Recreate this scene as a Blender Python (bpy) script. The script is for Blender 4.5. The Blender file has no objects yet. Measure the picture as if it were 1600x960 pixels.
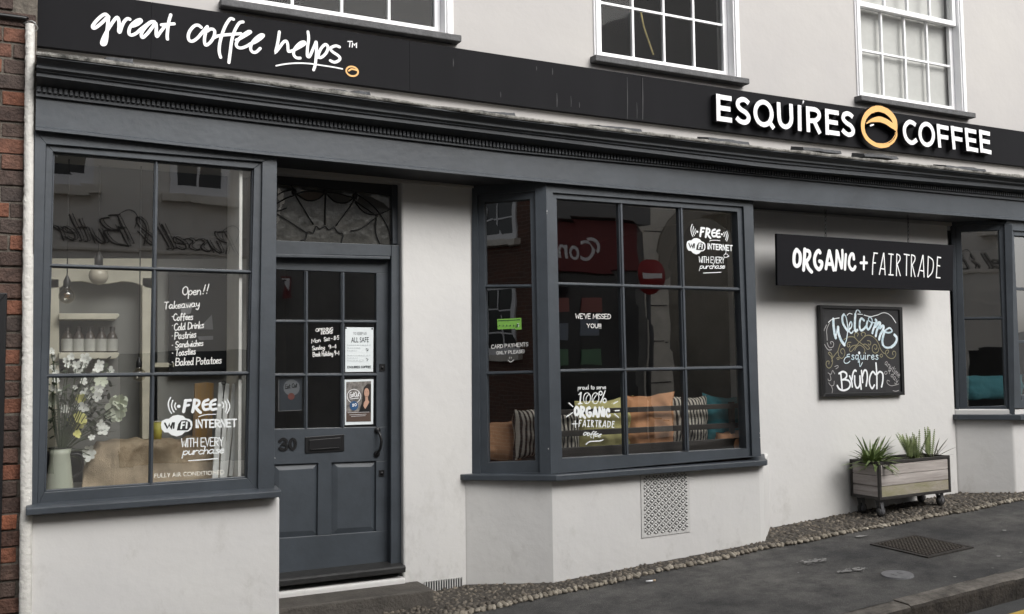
import bpy, bmesh, math, random
from mathutils import Vector, Matrix, noise as mnoise

R_ = math.radians
random.seed(7)
sc = bpy.context.scene
COL = sc.collection

# ------------------------------------------------------------------ camera
F = 1500.0
AX = Matrix(((0.893382, -0.449118, -0.012672), (0.016256, 0.060495, -0.998036), (0.449003, 0.891422, 0.061346)))
CAM = Vector((0, 0, 1.5))
cd = bpy.data.cameras.new("camera")
cam = bpy.data.objects.new("camera", cd)
COL.objects.link(cam)
r_, d_, f_ = AX[0], AX[1], AX[2]
cam.matrix_world = Matrix(((r_[0], -d_[0], -f_[0], 0), (r_[1], -d_[1], -f_[1], 0), (r_[2], -d_[2], -f_[2], 1.5), (0, 0, 0, 1)))
cd.sensor_width = 36.0
cd.lens = 36.0 * F / 1600.0
cd.clip_start = 0.05
cd.clip_end = 600
sc.camera = cam

# ------------------------------------------------------------------ light
SUN_EL, SUN_AZ = R_(38), R_(20)          # azimuth: turned from straight-on towards the right of the facade
world = bpy.data.worlds.new("World")
sc.world = world
world.use_nodes = True
nt = world.node_tree
bg = nt.nodes["Background"]
sky = nt.nodes.new("ShaderNodeTexSky")
sky.sky_type = 'NISHITA'
sky.sun_disc = False
sky.sun_elevation = SUN_EL
sky.sun_rotation = math.pi - SUN_AZ
sky.air_density = 1.0
sky.dust_density = 4.0
sky.ozone_density = 1.0
hs = nt.nodes.new("ShaderNodeHueSaturation")
hs.inputs["Saturation"].default_value = 0.22      # an overcast, nearly white sky
nt.links.new(sky.outputs[0], hs.inputs["Color"])
nt.links.new(hs.outputs[0], bg.inputs["Color"])
bg.inputs["Strength"].default_value = 0.115
sd = bpy.data.lights.new("sun", 'SUN')
sd.energy = 1.45
sd.angle = R_(42)
sd.color = (1.0, 0.98, 0.95)
sun = bpy.data.objects.new("sun", sd)
COL.objects.link(sun)
sdir = Vector((math.sin(SUN_AZ) * math.cos(SUN_EL), -math.cos(SUN_AZ) * math.cos(SUN_EL), math.sin(SUN_EL)))
sun.rotation_euler = sdir.to_track_quat('Z', 'Y').to_euler()
sun.location = (4, -6, 12)
sc.view_settings.view_transform = 'Standard'
sc.view_settings.look = 'None'
sc.view_settings.gamma = 1
sc.view_settings.exposure = 0.66
sc.render.engine = 'CYCLES'
sc.cycles.max_bounces = 8
sc.cycles.transparent_max_bounces = 12
sc.cycles.caustics_reflective = False
sc.cycles.caustics_refractive = False

# ------------------------------------------------------------------ pixel -> place
class PL:
    """A vertical plane through point o with outward normal n."""
    def __init__(s, o, n):
        s.o = Vector(o); s.n = Vector(n).normalized()
        s.u = Vector((0, 0, 1)).cross(s.n).normalized()
    def at(s, px, py, off=0.0):
        d = AX.transposed() @ Vector(((px - 800) / F, (py - 480) / F, 1))
        o = s.o + s.n * off
        return CAM + d * ((o - CAM).dot(s.n) / d.dot(s.n))
def FP(Y):
    return PL((0, Y, 0), (0, -1, 0))
def W(px, py, Y):
    return FP(Y).at(px, py)
GX, GY, G0 = 0.056, 0.02, -0.148
def gz(x, y):
    return G0 + GX * x + GY * y
def Gp(px, py, dz=0.0):
    d = AX.transposed() @ Vector(((px - 800) / F, (py - 480) / F, 1))
    t = (G0 + dz - CAM.z) / (d.z - GX * d.x - GY * d.y)
    return CAM + d * t

# ------------------------------------------------------------------ materials
def new_mat(name):
    m = bpy.data.materials.new(name); m.use_nodes = True
    return m, m.node_tree, m.node_tree.nodes["Principled BSDF"]
def c4(c, k=1.0):
    return (min(c[0] * k, 1), min(c[1] * k, 1), min(c[2] * k, 1), 1)
def mat(name, col, rough=0.6, var=0.0, vscale=6.0, bump=0.0, bscale=60.0, metal=0.0, spec=0.5, stretch=None, col2=None, detail=6.0):
    m, t, p = new_mat(name)
    p.inputs["Base Color"].default_value = c4(col)
    p.inputs["Roughness"].default_value = rough
    p.inputs["Metallic"].default_value = metal
    p.inputs["Specular IOR Level"].default_value = spec
    tc = t.nodes.new("ShaderNodeTexCoord")
    src = tc.outputs["Object"]
    if stretch:
        mp = t.nodes.new("ShaderNodeMapping"); mp.inputs["Scale"].default_value = stretch
        t.links.new(src, mp.inputs["Vector"]); src = mp.outputs[0]
    if var or col2:
        n = t.nodes.new("ShaderNodeTexNoise"); n.inputs["Scale"].default_value = vscale
        n.inputs["Detail"].default_value = detail; n.inputs["Roughness"].default_value = 0.65
        t.links.new(src, n.inputs["Vector"])
        r = t.nodes.new("ShaderNodeValToRGB")
        r.color_ramp.elements[0].position = 0.32; r.color_ramp.elements[1].position = 0.68
        r.color_ramp.elements[0].color = c4(col, 1 - var)
        r.color_ramp.elements[1].color = c4(col2, 1) if col2 else c4(col, 1 + var)
        t.links.new(n.outputs["Fac"], r.inputs[0]); t.links.new(r.outputs[0], p.inputs["Base Color"])
    if bump:
        b = t.nodes.new("ShaderNodeTexNoise"); b.inputs["Scale"].default_value = bscale; b.inputs["Detail"].default_value = 5
        t.links.new(src, b.inputs["Vector"])
        bu = t.nodes.new("ShaderNodeBump"); bu.inputs["Strength"].default_value = bump; bu.inputs["Distance"].default_value = 0.01
        t.links.new(b.outputs["Fac"], bu.inputs["Height"]); t.links.new(bu.outputs[0], p.inputs["Normal"])
    return m
def island_mat(name, cols, rough=0.7, bump=0.3, bscale=80, var=0.25):
    """Colour picked per loose piece (bricks, cobbles)."""
    m, t, p = new_mat(name)
    g = t.nodes.new("ShaderNodeNewGeometry")
    r = t.nodes.new("ShaderNodeValToRGB"); cr = r.color_ramp
    cr.interpolation = 'LINEAR'
    cr.elements[0].color = c4(cols[0]); cr.elements[1].color = c4(cols[-1])
    for i, c in enumerate(cols[1:-1]):
        e = cr.elements.new((i + 1) / (len(cols) - 1)); e.color = c4(c)
    t.links.new(g.outputs["Random Per Island"], r.inputs[0])
    tc = t.nodes.new("ShaderNodeTexCoord")
    n = t.nodes.new("ShaderNodeTexNoise"); n.inputs["Scale"].default_value = 22; n.inputs["Detail"].default_value = 6
    t.links.new(tc.outputs["Object"], n.inputs["Vector"])
    mr = t.nodes.new("ShaderNodeMapRange"); mr.inputs[1].default_value = 0.3; mr.inputs[2].default_value = 0.7
    mr.inputs[3].default_value = 1 - var; mr.inputs[4].default_value = 1 + var
    t.links.new(n.outputs["Fac"], mr.inputs[0])
    mx = t.nodes.new("ShaderNodeMix"); mx.data_type = 'RGBA'; mx.blend_type = 'MULTIPLY'; mx.inputs[0].default_value = 1
    t.links.new(r.outputs[0], mx.inputs[6]); t.links.new(mr.outputs[0], mx.inputs[7])
    t.links.new(mx.outputs[2], p.inputs["Base Color"])
    p.inputs["Roughness"].default_value = rough
    b = t.nodes.new("ShaderNodeTexNoise"); b.inputs["Scale"].default_value = bscale
    t.links.new(tc.outputs["Object"], b.inputs["Vector"])
    bu = t.nodes.new("ShaderNodeBump"); bu.inputs["Strength"].default_value = bump; bu.inputs["Distance"].default_value = 0.01
    t.links.new(b.outputs["Fac"], bu.inputs["Height"]); t.links.new(bu.outputs[0], p.inputs["Normal"])
    return m
def glass_mat(name, refl=0.25, wav=0.0013, wscale=2.2, tint=(0.98, 0.99, 0.985)):
    m, t, p = new_mat(name)
    t.nodes.remove(p)
    out = t.nodes["Material Output"]
    tr = t.nodes.new("ShaderNodeBsdfTransparent"); tr.inputs[0].default_value = c4(tint)
    gl = t.nodes.new("ShaderNodeBsdfGlossy"); gl.inputs["Roughness"].default_value = 0.0
    gl.inputs["Color"].default_value = (1, 1, 1, 1)
    lwt = t.nodes.new("ShaderNodeLayerWeight"); lwt.inputs["Blend"].default_value = 0.5
    pw = t.nodes.new("ShaderNodeMath"); pw.operation = 'POWER'; pw.inputs[1].default_value = 4.5
    t.links.new(lwt.outputs["Facing"], pw.inputs[0])
    fr = t.nodes.new("ShaderNodeMapRange"); fr.inputs[3].default_value = refl; fr.inputs[4].default_value = 1.0
    t.links.new(pw.outputs[0], fr.inputs[0])
    mx = t.nodes.new("ShaderNodeMixShader")
    tc = t.nodes.new("ShaderNodeTexCoord")
    n = t.nodes.new("ShaderNodeTexNoise"); n.inputs["Scale"].default_value = wscale; n.inputs["Detail"].default_value = 1.5
    t.links.new(tc.outputs["Object"], n.inputs["Vector"])
    bu = t.nodes.new("ShaderNodeBump"); bu.inputs["Strength"].default_value = 1.0; bu.inputs["Distance"].default_value = wav
    t.links.new(n.outputs["Fac"], bu.inputs["Height"]); t.links.new(bu.outputs[0], gl.inputs["Normal"])
    t.links.new(fr.outputs[0], mx.inputs[0]); t.links.new(tr.outputs[0], mx.inputs[1]); t.links.new(gl.outputs[0], mx.inputs[2])
    t.links.new(mx.outputs[0], out.inputs["Surface"])
    return m
def render_mat(name, col, stain=0.0, zlo=0.0, zhi=0.7):
    """Painted render with soft mottling, scuffs low down and fine trowel bumps."""
    m, t, p = new_mat(name)
    tc = t.nodes.new("ShaderNodeTexCoord")
    n = t.nodes.new("ShaderNodeTexNoise"); n.inputs["Scale"].default_value = 1.3; n.inputs["Detail"].default_value = 7; n.inputs["Roughness"].default_value = 0.6
    t.links.new(tc.outputs["Object"], n.inputs["Vector"])
    r = t.nodes.new("ShaderNodeValToRGB"); r.color_ramp.elements[0].position = 0.3; r.color_ramp.elements[1].position = 0.7
    r.color_ramp.elements[0].color = c4((col[0] * .945, col[1] * .945, col[2] * .955)); r.color_ramp.elements[1].color = c4((col[0] * 1.03, col[1] * 1.03, col[2] * 1.02))
    t.links.new(n.outputs["Fac"], r.inputs[0])
    colour = r.outputs[0]
    if stain:
        mp = t.nodes.new("ShaderNodeMapping"); mp.inputs["Scale"].default_value = (3.2, 3.2, 2.0); mp.inputs["Location"].default_value = (4.3, 1.7, 0.4)
        t.links.new(tc.outputs["Object"], mp.inputs["Vector"])
        n2 = t.nodes.new("ShaderNodeTexNoise"); n2.inputs["Scale"].default_value = 1.6; n2.inputs["Detail"].default_value = 9; n2.inputs["Roughness"].default_value = 0.72
        t.links.new(mp.outputs[0], n2.inputs["Vector"])
        r2 = t.nodes.new("ShaderNodeValToRGB"); r2.color_ramp.elements[0].position = 0.55; r2.color_ramp.elements[1].position = 0.78
        r2.color_ramp.elements[0].color = (0, 0, 0, 1); r2.color_ramp.elements[1].color = (1, 1, 1, 1)
        t.links.new(n2.outputs["Fac"], r2.inputs[0])
        sp = t.nodes.new("ShaderNodeSeparateXYZ"); t.links.new(tc.outputs["Object"], sp.inputs[0])
        mr = t.nodes.new("ShaderNodeMapRange"); mr.inputs[1].default_value = zlo; mr.inputs[2].default_value = zhi
        mr.inputs[3].default_value = stain; mr.inputs[4].default_value = 0.03
        t.links.new(sp.outputs[2], mr.inputs[0])
        mu = t.nodes.new("ShaderNodeMath"); mu.operation = 'MULTIPLY'
        t.links.new(r2.outputs[0], mu.inputs[0]); t.links.new(mr.outputs[0], mu.inputs[1])
        mx = t.nodes.new("ShaderNodeMix"); mx.data_type = 'RGBA'
        mx.inputs[7].default_value = (0.24, 0.225, 0.19, 1)
        t.links.new(mu.outputs[0], mx.inputs[0]); t.links.new(colour, mx.inputs[6]); colour = mx.outputs[2]
    t.links.new(colour, p.inputs["Base Color"])
    p.inputs["Roughness"].default_value = 0.75
    p.inputs["Specular IOR Level"].default_value = 0.25
    b1 = t.nodes.new("ShaderNodeTexNoise"); b1.inputs["Scale"].default_value = 5.0; b1.inputs["Detail"].default_value = 8; b1.inputs["Roughness"].default_value = 0.55
    t.links.new(tc.outputs["Object"], b1.inputs["Vector"])
    bu = t.nodes.new("ShaderNodeBump"); bu.inputs["Strength"].default_value = 0.5; bu.inputs["Distance"].default_value = 0.012
    t.links.new(b1.outputs["Fac"], bu.inputs["Height"]); t.links.new(bu.outputs[0], p.inputs["Normal"])
    return m

M = {}
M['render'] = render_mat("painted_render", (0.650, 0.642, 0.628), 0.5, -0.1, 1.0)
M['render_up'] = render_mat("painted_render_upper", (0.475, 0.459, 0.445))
M['white_render'] = mat("white_painted_edge", (0.66, 0.645, 0.605), 0.75, 0.08, 14, 0.7, 60)
M['paint'] = mat("slate_grey_paint", (0.049, 0.058, 0.069), 0.45, 0.17, 4.0, 0.14, 22, spec=0.5)
M['paint_cornice'] = mat("slate_grey_cornice_paint", (0.056, 0.062, 0.070), 0.5, 0.18, 4.0, 0.15, 25, spec=0.4)
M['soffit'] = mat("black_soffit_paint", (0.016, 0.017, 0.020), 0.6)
M['sign_black'] = mat("black_sign_panel", (0.0125, 0.0125, 0.0142), 0.6, 0.10, 2.5, spec=0.06, stretch=(1, 1, 0.15))
M['hang_black'] = mat("matt_black_board", (0.008, 0.008, 0.010), 0.65, spec=0.1)
M['white'] = mat("white_sign_face", (0.86, 0.86, 0.87), 0.5)
M['vinyl'] = mat("white_window_vinyl", (0.80, 0.83, 0.83), 0.6)
M['pen'] = mat("white_chalk_pen", (0.72, 0.72, 0.70), 0.8)
M['orange'] = mat("tan_orange_sign_face", (0.79, 0.44, 0.145), 0.5)
M['ledge'] = mat("weathered_ledge", (0.10, 0.10, 0.092), 0.85, 0.4, 14, 0.8, 45, col2=(0.50, 0.485, 0.45))
M['slate'] = mat("loose_slate", (0.040, 0.042, 0.046), 0.65, 0.35, 18, 0.6, 40)
M['gloss_white'] = mat("white_window_paint", (0.87, 0.87, 0.88), 0.35, 0.03, 5)
M['sill_stone'] = mat("dark_stone_sill", (0.085, 0.085, 0.088), 0.7, 0.3, 12, 0.5, 60)
M['glass'] = glass_mat("old_shop_glass")
M['glass_up'] = glass_mat("sash_glass", 0.010, 0.0012, 3, (.80,.81,.81))
M['glass_fan'] = glass_mat('rippled_fanlight_glass', 0.22, 0.0032, 9.0)
M['void'] = mat('unlit_room', (0.008, 0.008, 0.008), 0.9)
M['dark'] = mat("dark_interior", (0.030, 0.029, 0.028), 0.9)
M['int_wall'] = mat("cafe_wall_grey", (0.115, 0.115, 0.108), 0.8, 0.08, 4)
M['int_floor'] = mat("cafe_floor", (0.07, 0.055, 0.042), 0.7, 0.2, 8)
M['int_dark'] = mat("cafe_dark_wall", (0.028, 0.030, 0.033), 0.8)
M['black'] = mat("black_metal", (0.008, 0.008, 0.009), 0.4)
M['lead'] = mat("black_leading", (0.006, 0.006, 0.006), 0.6)
M['step'] = mat("worn_step_stone", (0.075, 0.067, 0.058), 0.85, 0.25, 10, 0.8, 60)
M['thresh'] = mat("black_threshold", (0.022, 0.022, 0.022), 0.6, 0.3, 14, 0.3, 50)
M['grille'] = mat("cast_white_grille", (0.56, 0.555, 0.54), 0.6, 0.06, 20)
def asphalt_mat():
    m, t, p = new_mat("pavement_asphalt")
    tc = t.nodes.new("ShaderNodeTexCoord")
    def nz(scale, det, rough, lo, hi, c0, c1):
        n = t.nodes.new("ShaderNodeTexNoise"); n.inputs["Scale"].default_value = scale; n.inputs["Detail"].default_value = det; n.inputs["Roughness"].default_value = rough
        t.links.new(tc.outputs["Object"], n.inputs["Vector"])
        r = t.nodes.new("ShaderNodeValToRGB"); r.color_ramp.elements[0].position = lo; r.color_ramp.elements[1].position = hi
        r.color_ramp.elements[0].color = c4(c0); r.color_ramp.elements[1].color = c4(c1)
        t.links.new(n.outputs["Fac"], r.inputs[0]); return n, r
    def mul(a, b, f=1.0):
        x = t.nodes.new("ShaderNodeMix"); x.data_type = 'RGBA'; x.blend_type = 'MULTIPLY'; x.inputs[0].default_value = f
        t.links.new(a, x.inputs[6]); t.links.new(b, x.inputs[7]); return x.outputs[2]
    _, base = nz(1.1, 9, .62, .34, .66, (.034, .034, .035), (.108, .104, .097))
    _, mid = nz(5.5, 9, .74, .38, .60, (.48, .48, .49), (1.08, 1.07, 1.04))
    nf, fine = nz(210, 2, .5, .38, .70, (.55, .55, .55), (1.0, 1.0, 1.0))
    _, grit = nz(95, 3, .6, .66, .72, (0, 0, 0), (.10, .095, .085))
    c = mul(mul(base.outputs[0], mid.outputs[0]), fine.outputs[0])
    ad = t.nodes.new("ShaderNodeMix"); ad.data_type = 'RGBA'; ad.blend_type = 'ADD'; ad.inputs[0].default_value = .8
    t.links.new(c, ad.inputs[6]); t.links.new(grit.outputs[0], ad.inputs[7])
    sc_ = t.nodes.new("ShaderNodeMix"); sc_.data_type = 'RGBA'; sc_.blend_type = 'MULTIPLY'; sc_.inputs[0].default_value = 1; sc_.inputs[7].default_value = (1.72, 1.71, 1.70, 1)
    t.links.new(ad.outputs[2], sc_.inputs[6])
    t.links.new(sc_.outputs[2], p.inputs["Base Color"]); p.inputs["Roughness"].default_value = .82
    bu = t.nodes.new("ShaderNodeBump"); bu.inputs["Strength"].default_value = 1; bu.inputs["Distance"].default_value = .006
    t.links.new(nf.outputs["Fac"], bu.inputs["Height"]); t.links.new(bu.outputs[0], p.inputs["Normal"])
    return m
M['asphalt'] = asphalt_mat()
M['kerb_face'] = mat("grimy_shaded_kerb_face", (0.028, 0.024, 0.020), 0.9, 0.4, 12, 0.9, 50, col2=(0.075, 0.064, 0.054), detail=10)  # grime plus the shade on the kerb front, both put into this dark colour
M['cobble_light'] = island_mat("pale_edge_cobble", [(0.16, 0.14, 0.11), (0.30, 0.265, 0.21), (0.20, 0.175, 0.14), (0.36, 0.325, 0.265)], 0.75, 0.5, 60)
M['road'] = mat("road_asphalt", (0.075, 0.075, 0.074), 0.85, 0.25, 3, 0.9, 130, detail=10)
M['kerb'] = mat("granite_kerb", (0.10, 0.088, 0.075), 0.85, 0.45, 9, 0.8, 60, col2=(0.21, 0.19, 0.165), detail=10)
M['mortar'] = mat("dirty_mortar", (0.055, 0.048, 0.040), 0.95, 0.4, 30, 0.9, 80)
M['cobble'] = island_mat("cobble_flint", [(0.055, 0.046, 0.037), (0.095, 0.082, 0.066), (0.15, 0.126, 0.098), (0.065, 0.056, 0.046), (0.20, 0.172, 0.135), (0.055, 0.046, 0.038)], 0.7, 0.5, 60)
M['brick'] = island_mat("old_brick", [(0.048, 0.032, 0.027), (0.080, 0.047, 0.036), (0.17, 0.066, 0.038), (0.048, 0.036, 0.031), (0.095, 0.056, 0.042), (0.22, 0.075, 0.038), (0.045, 0.034, 0.030), (0.075, 0.050, 0.040)], 0.85, 0.9, 70, 0.35)
M['brick_mortar'] = mat("lime_mortar", (0.12, 0.105, 0.088), 0.95, 0.35, 25, 0.9, 60)
M['yellow'] = mat("yellow_road_paint", (0.62, 0.42, 0.09), 0.8, 0.2, 20)
M['splat'] = mat("dried_white_paint", (0.25, 0.245, 0.235), 0.8, 0.3, 40)

# ------------------------------------------------------------------ mesh builder
class MB:
    def __init__(s):
        s.v = []; s.f = []; s.m = []; s.sm = []; s.k = 0
    def add(s, vs, fs, m=0, smooth=False):
        o = len(s.v); s.v += [Vector(v) for v in vs]
        for f in fs:
            s.f.append(tuple(i + o for i in f)); s.m.append(m); s.sm.append(smooth)
        return s
    def box(s, x0, x1, y0, y1, z0, z1, m=0):
        vs = [(x, y, z) for x in (x0, x1) for y in (y0, y1) for z in (z0, z1)]
        return s.add(vs, [(0, 1, 3, 2), (4, 6, 7, 5), (0, 4, 5, 1), (2, 3, 7, 6), (0, 2, 6, 4), (1, 5, 7, 3)], m)
    def prism(s, pts, ext, m=0, side=None):
        """closed prism: polygon pts (3D) swept by vector ext"""
        n = len(pts); a = [Vector(p) for p in pts]; e = Vector(ext)
        vs = a + [p + e for p in a]
        s.add(vs, [tuple(range(n))], m)
        o = len(s.v) - 2 * n
        s.f.append(tuple(o + n + i for i in reversed(range(n)))); s.m.append(m); s.sm.append(False)
        for i in range(n):
            j = (i + 1) % n
            s.f.append((o + i, o + n + i, o + n + j, o + j)); s.m.append(m if side is None else side); s.sm.append(False)
        return s
    def flat(s, pts, m=0):
        return s.add(pts, [tuple(range(len(pts)))], m)
    def ring(s, outer, inner, ext, m=0):
        for i in range(4):
            j = (i + 1) % 4
            s.prism([outer[i], outer[j], inner[j], inner[i]], ext, m)
        return s
    def tube(s, pts, r, seg=8, m=0, closed=False, caps=True):
        pts = [Vector(p) for p in pts]; n = len(pts)
        rs = r if isinstance(r, (list, tuple)) else [r] * n
        base = len(s.v); up = Vector((0.13, 0.21, 0.97))
        for i, p in enumerate(pts):
            if closed: t = pts[(i + 1) % n] - pts[i - 1]
            else: t = pts[min(i + 1, n - 1)] - pts[max(i - 1, 0)]
            t.normalize(); a = t.cross(up)
            if a.length < 1e-3: a = t.cross(Vector((1, 0, 0)))
            a.normalize(); b = t.cross(a)
            for k in range(seg):
                w = 2 * math.pi * k / seg
                s.v.append(p + (a * math.cos(w) + b * math.sin(w)) * rs[i])
        for i in range(n if closed else n - 1):
            j = (i + 1) % n
            for k in range(seg):
                l = (k + 1) % seg
                s.f.append((base + i * seg + k, base + i * seg + l, base + j * seg + l, base + j * seg + k)); s.m.append(m); s.sm.append(True)
        if caps and not closed:
            s.f.append(tuple(base + k for k in reversed(range(seg)))); s.m.append(m); s.sm.append(False)
            s.f.append(tuple(base + (n - 1) * seg + k for k in range(seg))); s.m.append(m); s.sm.append(False)
        return s
    def lathe(s, c, prof, seg=20, m=0, axis='Z', squash=1.0):
        """prof: list of (r, h) along axis"""
        base = len(s.v); c = Vector(c)
        for (r, h) in prof:
            for k in range(seg):
                w = 2 * math.pi * k / seg
                x, y = r * math.cos(w), r * math.sin(w) * squash
                if axis == 'Z': q = Vector((x, y, h))
                elif axis == 'Y': q = Vector((x, h, y))
                else: q = Vector((h, x, y))
                s.v.append(c + q)
        for i in range(len(prof) - 1):
            for k in range(seg):
                l = (k + 1) % seg
                s.f.append((base + i * seg + k, base + i * seg + l, base + (i + 1) * seg + l, base + (i + 1) * seg + k)); s.m.append(m); s.sm.append(True)
        return s
    def blob(s, c, rx, ry, rz, seg=10, rings=7, m=0, jit=0.0, rot=0.0, seed=0):
        base = len(s.v); c = Vector(c); q = Matrix.Rotation(rot, 3, 'Z')
        for i in range(rings + 1):
            ph = math.pi * i / rings
            for k in range(seg):
                w = 2 * math.pi * k / seg
                p = Vector((math.sin(ph) * math.cos(w), math.sin(ph) * math.sin(w), math.cos(ph)))
                if jit: p *= 1 + jit * mnoise.noise(p * 1.7 + Vector((seed * 3.1, seed * 1.3, 0)))
                s.v.append(c + q @ Vector((p.x * rx, p.y * ry, p.z * rz)))
        for i in range(rings):
            for k in range(seg):
                l = (k + 1) % seg
                s.f.append((base + i * seg + k, base + (i + 1) * seg + k, base + (i + 1) * seg + l, base + i * seg + l)); s.m.append(m); s.sm.append(True)
        return s
    # a brush stroke lying on a plane with normal n
    def ribbon(s, pts, w, n, depth=0.0, m=0, side=None, round_=True, closed=False, lift=None):
        pts = [Vector(p) for p in pts]
        q = [pts[0]]
        for p in pts[1:]:
            if (p - q[-1]).length > 1e-5: q.append(p)
        pts = q; N = len(pts)
        if N < 2: return s
        ws = list(w) if isinstance(w, (list, tuple)) else [w] * N
        if len(ws) != N: ws = [ws[min(int(i * len(ws) / N), len(ws) - 1)] for i in range(N)]
        n = Vector(n)
        step = 0.00012 if lift is None else lift
        L = []; Rr = []
        for i in range(N):
            if closed: a, b = pts[i - 1], pts[(i + 1) % N]
            else: a, b = pts[max(i - 1, 0)], pts[min(i + 1, N - 1)]
            t = (b - a).normalized(); side_v = n.cross(t).normalized()
            k = 1.0
            if 0 < i < N - 1 or closed:
                t1 = (pts[i] - pts[i - 1]).normalized(); c = max(0.45, side_v.dot(n.cross(t1).normalized())); k = 1 / c
            up = n * (step * (s.k + i / N))
            L.append(pts[i] + side_v * ws[i] * .5 * k + up); Rr.append(pts[i] - side_v * ws[i] * .5 * k + up)
        s.k += 1
        M_ = N if closed else N - 1
        base = len(s.v); s.v += L + Rr
        for i in range(M_):
            j = (i + 1) % N
            s.f.append((base + i, base + N + i, base + N + j, base + j)); s.m.append(m); s.sm.append(False)
        caps = []
        if round_ and not closed:
            for e, (i, sg) in enumerate(((0, -1), (N - 1, 1))):
                a, b = (L[i], Rr[i]); cen = (a + b) / 2; tv = n.cross((a - b)).normalized() * -1
                tdir = ((pts[1] - pts[0]) if i == 0 else (pts[-1] - pts[-2])).normalized() * sg
                hw = (a - b) / 2; arc = []
                for k in range(1, 5):
                    w_ = math.pi * k / 5
                    arc.append(cen + hw * math.cos(w_) + tdir * hw.length * math.sin(w_))
                poly = [a] + arc + [b]; s.add(poly, [tuple(range(len(poly)))], m); caps.append(poly)
        if depth:
            sd_ = m if side is None else side
            e = n * -depth
            chains = []
            if closed: chains = [L + [L[0]], Rr + [Rr[0]]]
            else:
                chains = [L, Rr]
                chains += caps if caps else [[L[0], Rr[0]], [L[-1], Rr[-1]]]
            for ch in chains:
                b0 = len(s.v); s.v += ch + [p + e for p in ch]; c_ = len(ch)
                for i in range(c_ - 1):
                    s.f.append((b0 + i, b0 + i + 1, b0 + c_ + i + 1, b0 + c_ + i)); s.m.append(sd_); s.sm.append(False)
        return s
    def build(s, name, mats, parent=None, bevel=0.0, bseg=2, loc=None, recalc=True):
        if not isinstance(mats, (list, tuple)): mats = [mats]
        mats = [M[x] if isinstance(x, str) else x for x in mats]
        if parent is not None: L = Vector(parent['_b'])
        elif loc is not None: L = Vector(loc)
        else:
            xs = [v.x for v in s.v]; ys = [v.y for v in s.v]; zs = [v.z for v in s.v]
            L = Vector(((min(xs) + max(xs)) / 2, (min(ys) + max(ys)) / 2, min(zs)))
        me = bpy.data.meshes.new(name)
        me.from_pydata([tuple(v - L) for v in s.v], [], s.f)
        for mm in mats: me.materials.append(mm)
        for p, mi, sm in zip(me.polygons, s.m, s.sm): p.material_index = mi; p.use_smooth = sm
        if recalc:
            b = bmesh.new(); b.from_mesh(me); bmesh.ops.recalc_face_normals(b, faces=b.faces[:]); b.to_mesh(me); b.free()
        me.validate()
        o = bpy.data.objects.new(name, me); COL.objects.link(o)
        o['_b'] = tuple(L)
        if parent is not None: o.parent = parent
        else: o.location = L
        if bevel:
            bv = o.modifiers.new("bevel", 'BEVEL'); bv.width = bevel; bv.segments = bseg; bv.limit_method = 'ANGLE'; bv.angle_limit = R_(40)
        return o
def empty(name, loc):
    o = bpy.data.objects.new(name, None); COL.objects.link(o); o.location = loc; o['_b'] = tuple(loc); o.empty_display_size = 0.2
    return o
def tag(o, label=None, cat=None, group=None, kind=None):
    if label: o['label'] = label
    if cat: o['category'] = cat
    if group: o['group'] = group
    if kind: o['kind'] = kind
    return o

# ------------------------------------------------------------------ strokes and hand lettering
def smooth(pts, sub=5, closed=False):
    if len(pts) < 3: return [Vector(p) for p in pts]
    P = [Vector(p) for p in pts]; out = []; n = len(P)
    rng = range(n) if closed else range(n - 1)
    for i in rng:
        if closed: a, b, c, d = P[i - 1], P[i], P[(i + 1) % n], P[(i + 2) % n]
        else: a, b, c, d = P[max(i - 1, 0)], P[i], P[i + 1], P[min(i + 2, n - 1)]
        for k in range(sub):
            t = k / sub
            out.append(0.5 * ((2 * b) + (c - a) * t + (2 * a - 5 * b + 4 * c - d) * t * t + (3 * b - a - 3 * c + d) * t ** 3))
    if not closed: out.append(P[-1])
    return out
def px_strokes(mb, pl, strokes, ox, oy, k, w, off=0.0, depth=0.0, m=0, side=None, round_=True, sm=True, lift=None, mapf=None):
    """strokes traced in a crop of the picture (origin ox, oy, k crop units per pixel), laid on plane pl; w in metres"""
    for st in strokes:
        ww, pts = (st if isinstance(st[0], (int, float)) and isinstance(st[1], list) else (w, st))
        q = [(ox + p[0] / k, oy + p[1] / k) for p in pts]
        if mapf: q = [mapf(*a) for a in q]
        P = [pl.at(a[0], a[1], off) for a in q]
        if sm: P = smooth(P)
        mb.ribbon(P, ww, pl.n, depth, m, side, round_, lift=lift)
def el(cx, cy, rx, ry, shear=0.0, n=28, a0=0, a1=360):
    return [(cx + rx * math.cos(R_(a0 + (a1 - a0) * i / n)), cy + ry * math.sin(R_(a0 + (a1 - a0) * i / n)) + shear * rx * math.cos(R_(a0 + (a1 - a0) * i / n))) for i in range(n + 1)]

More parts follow.
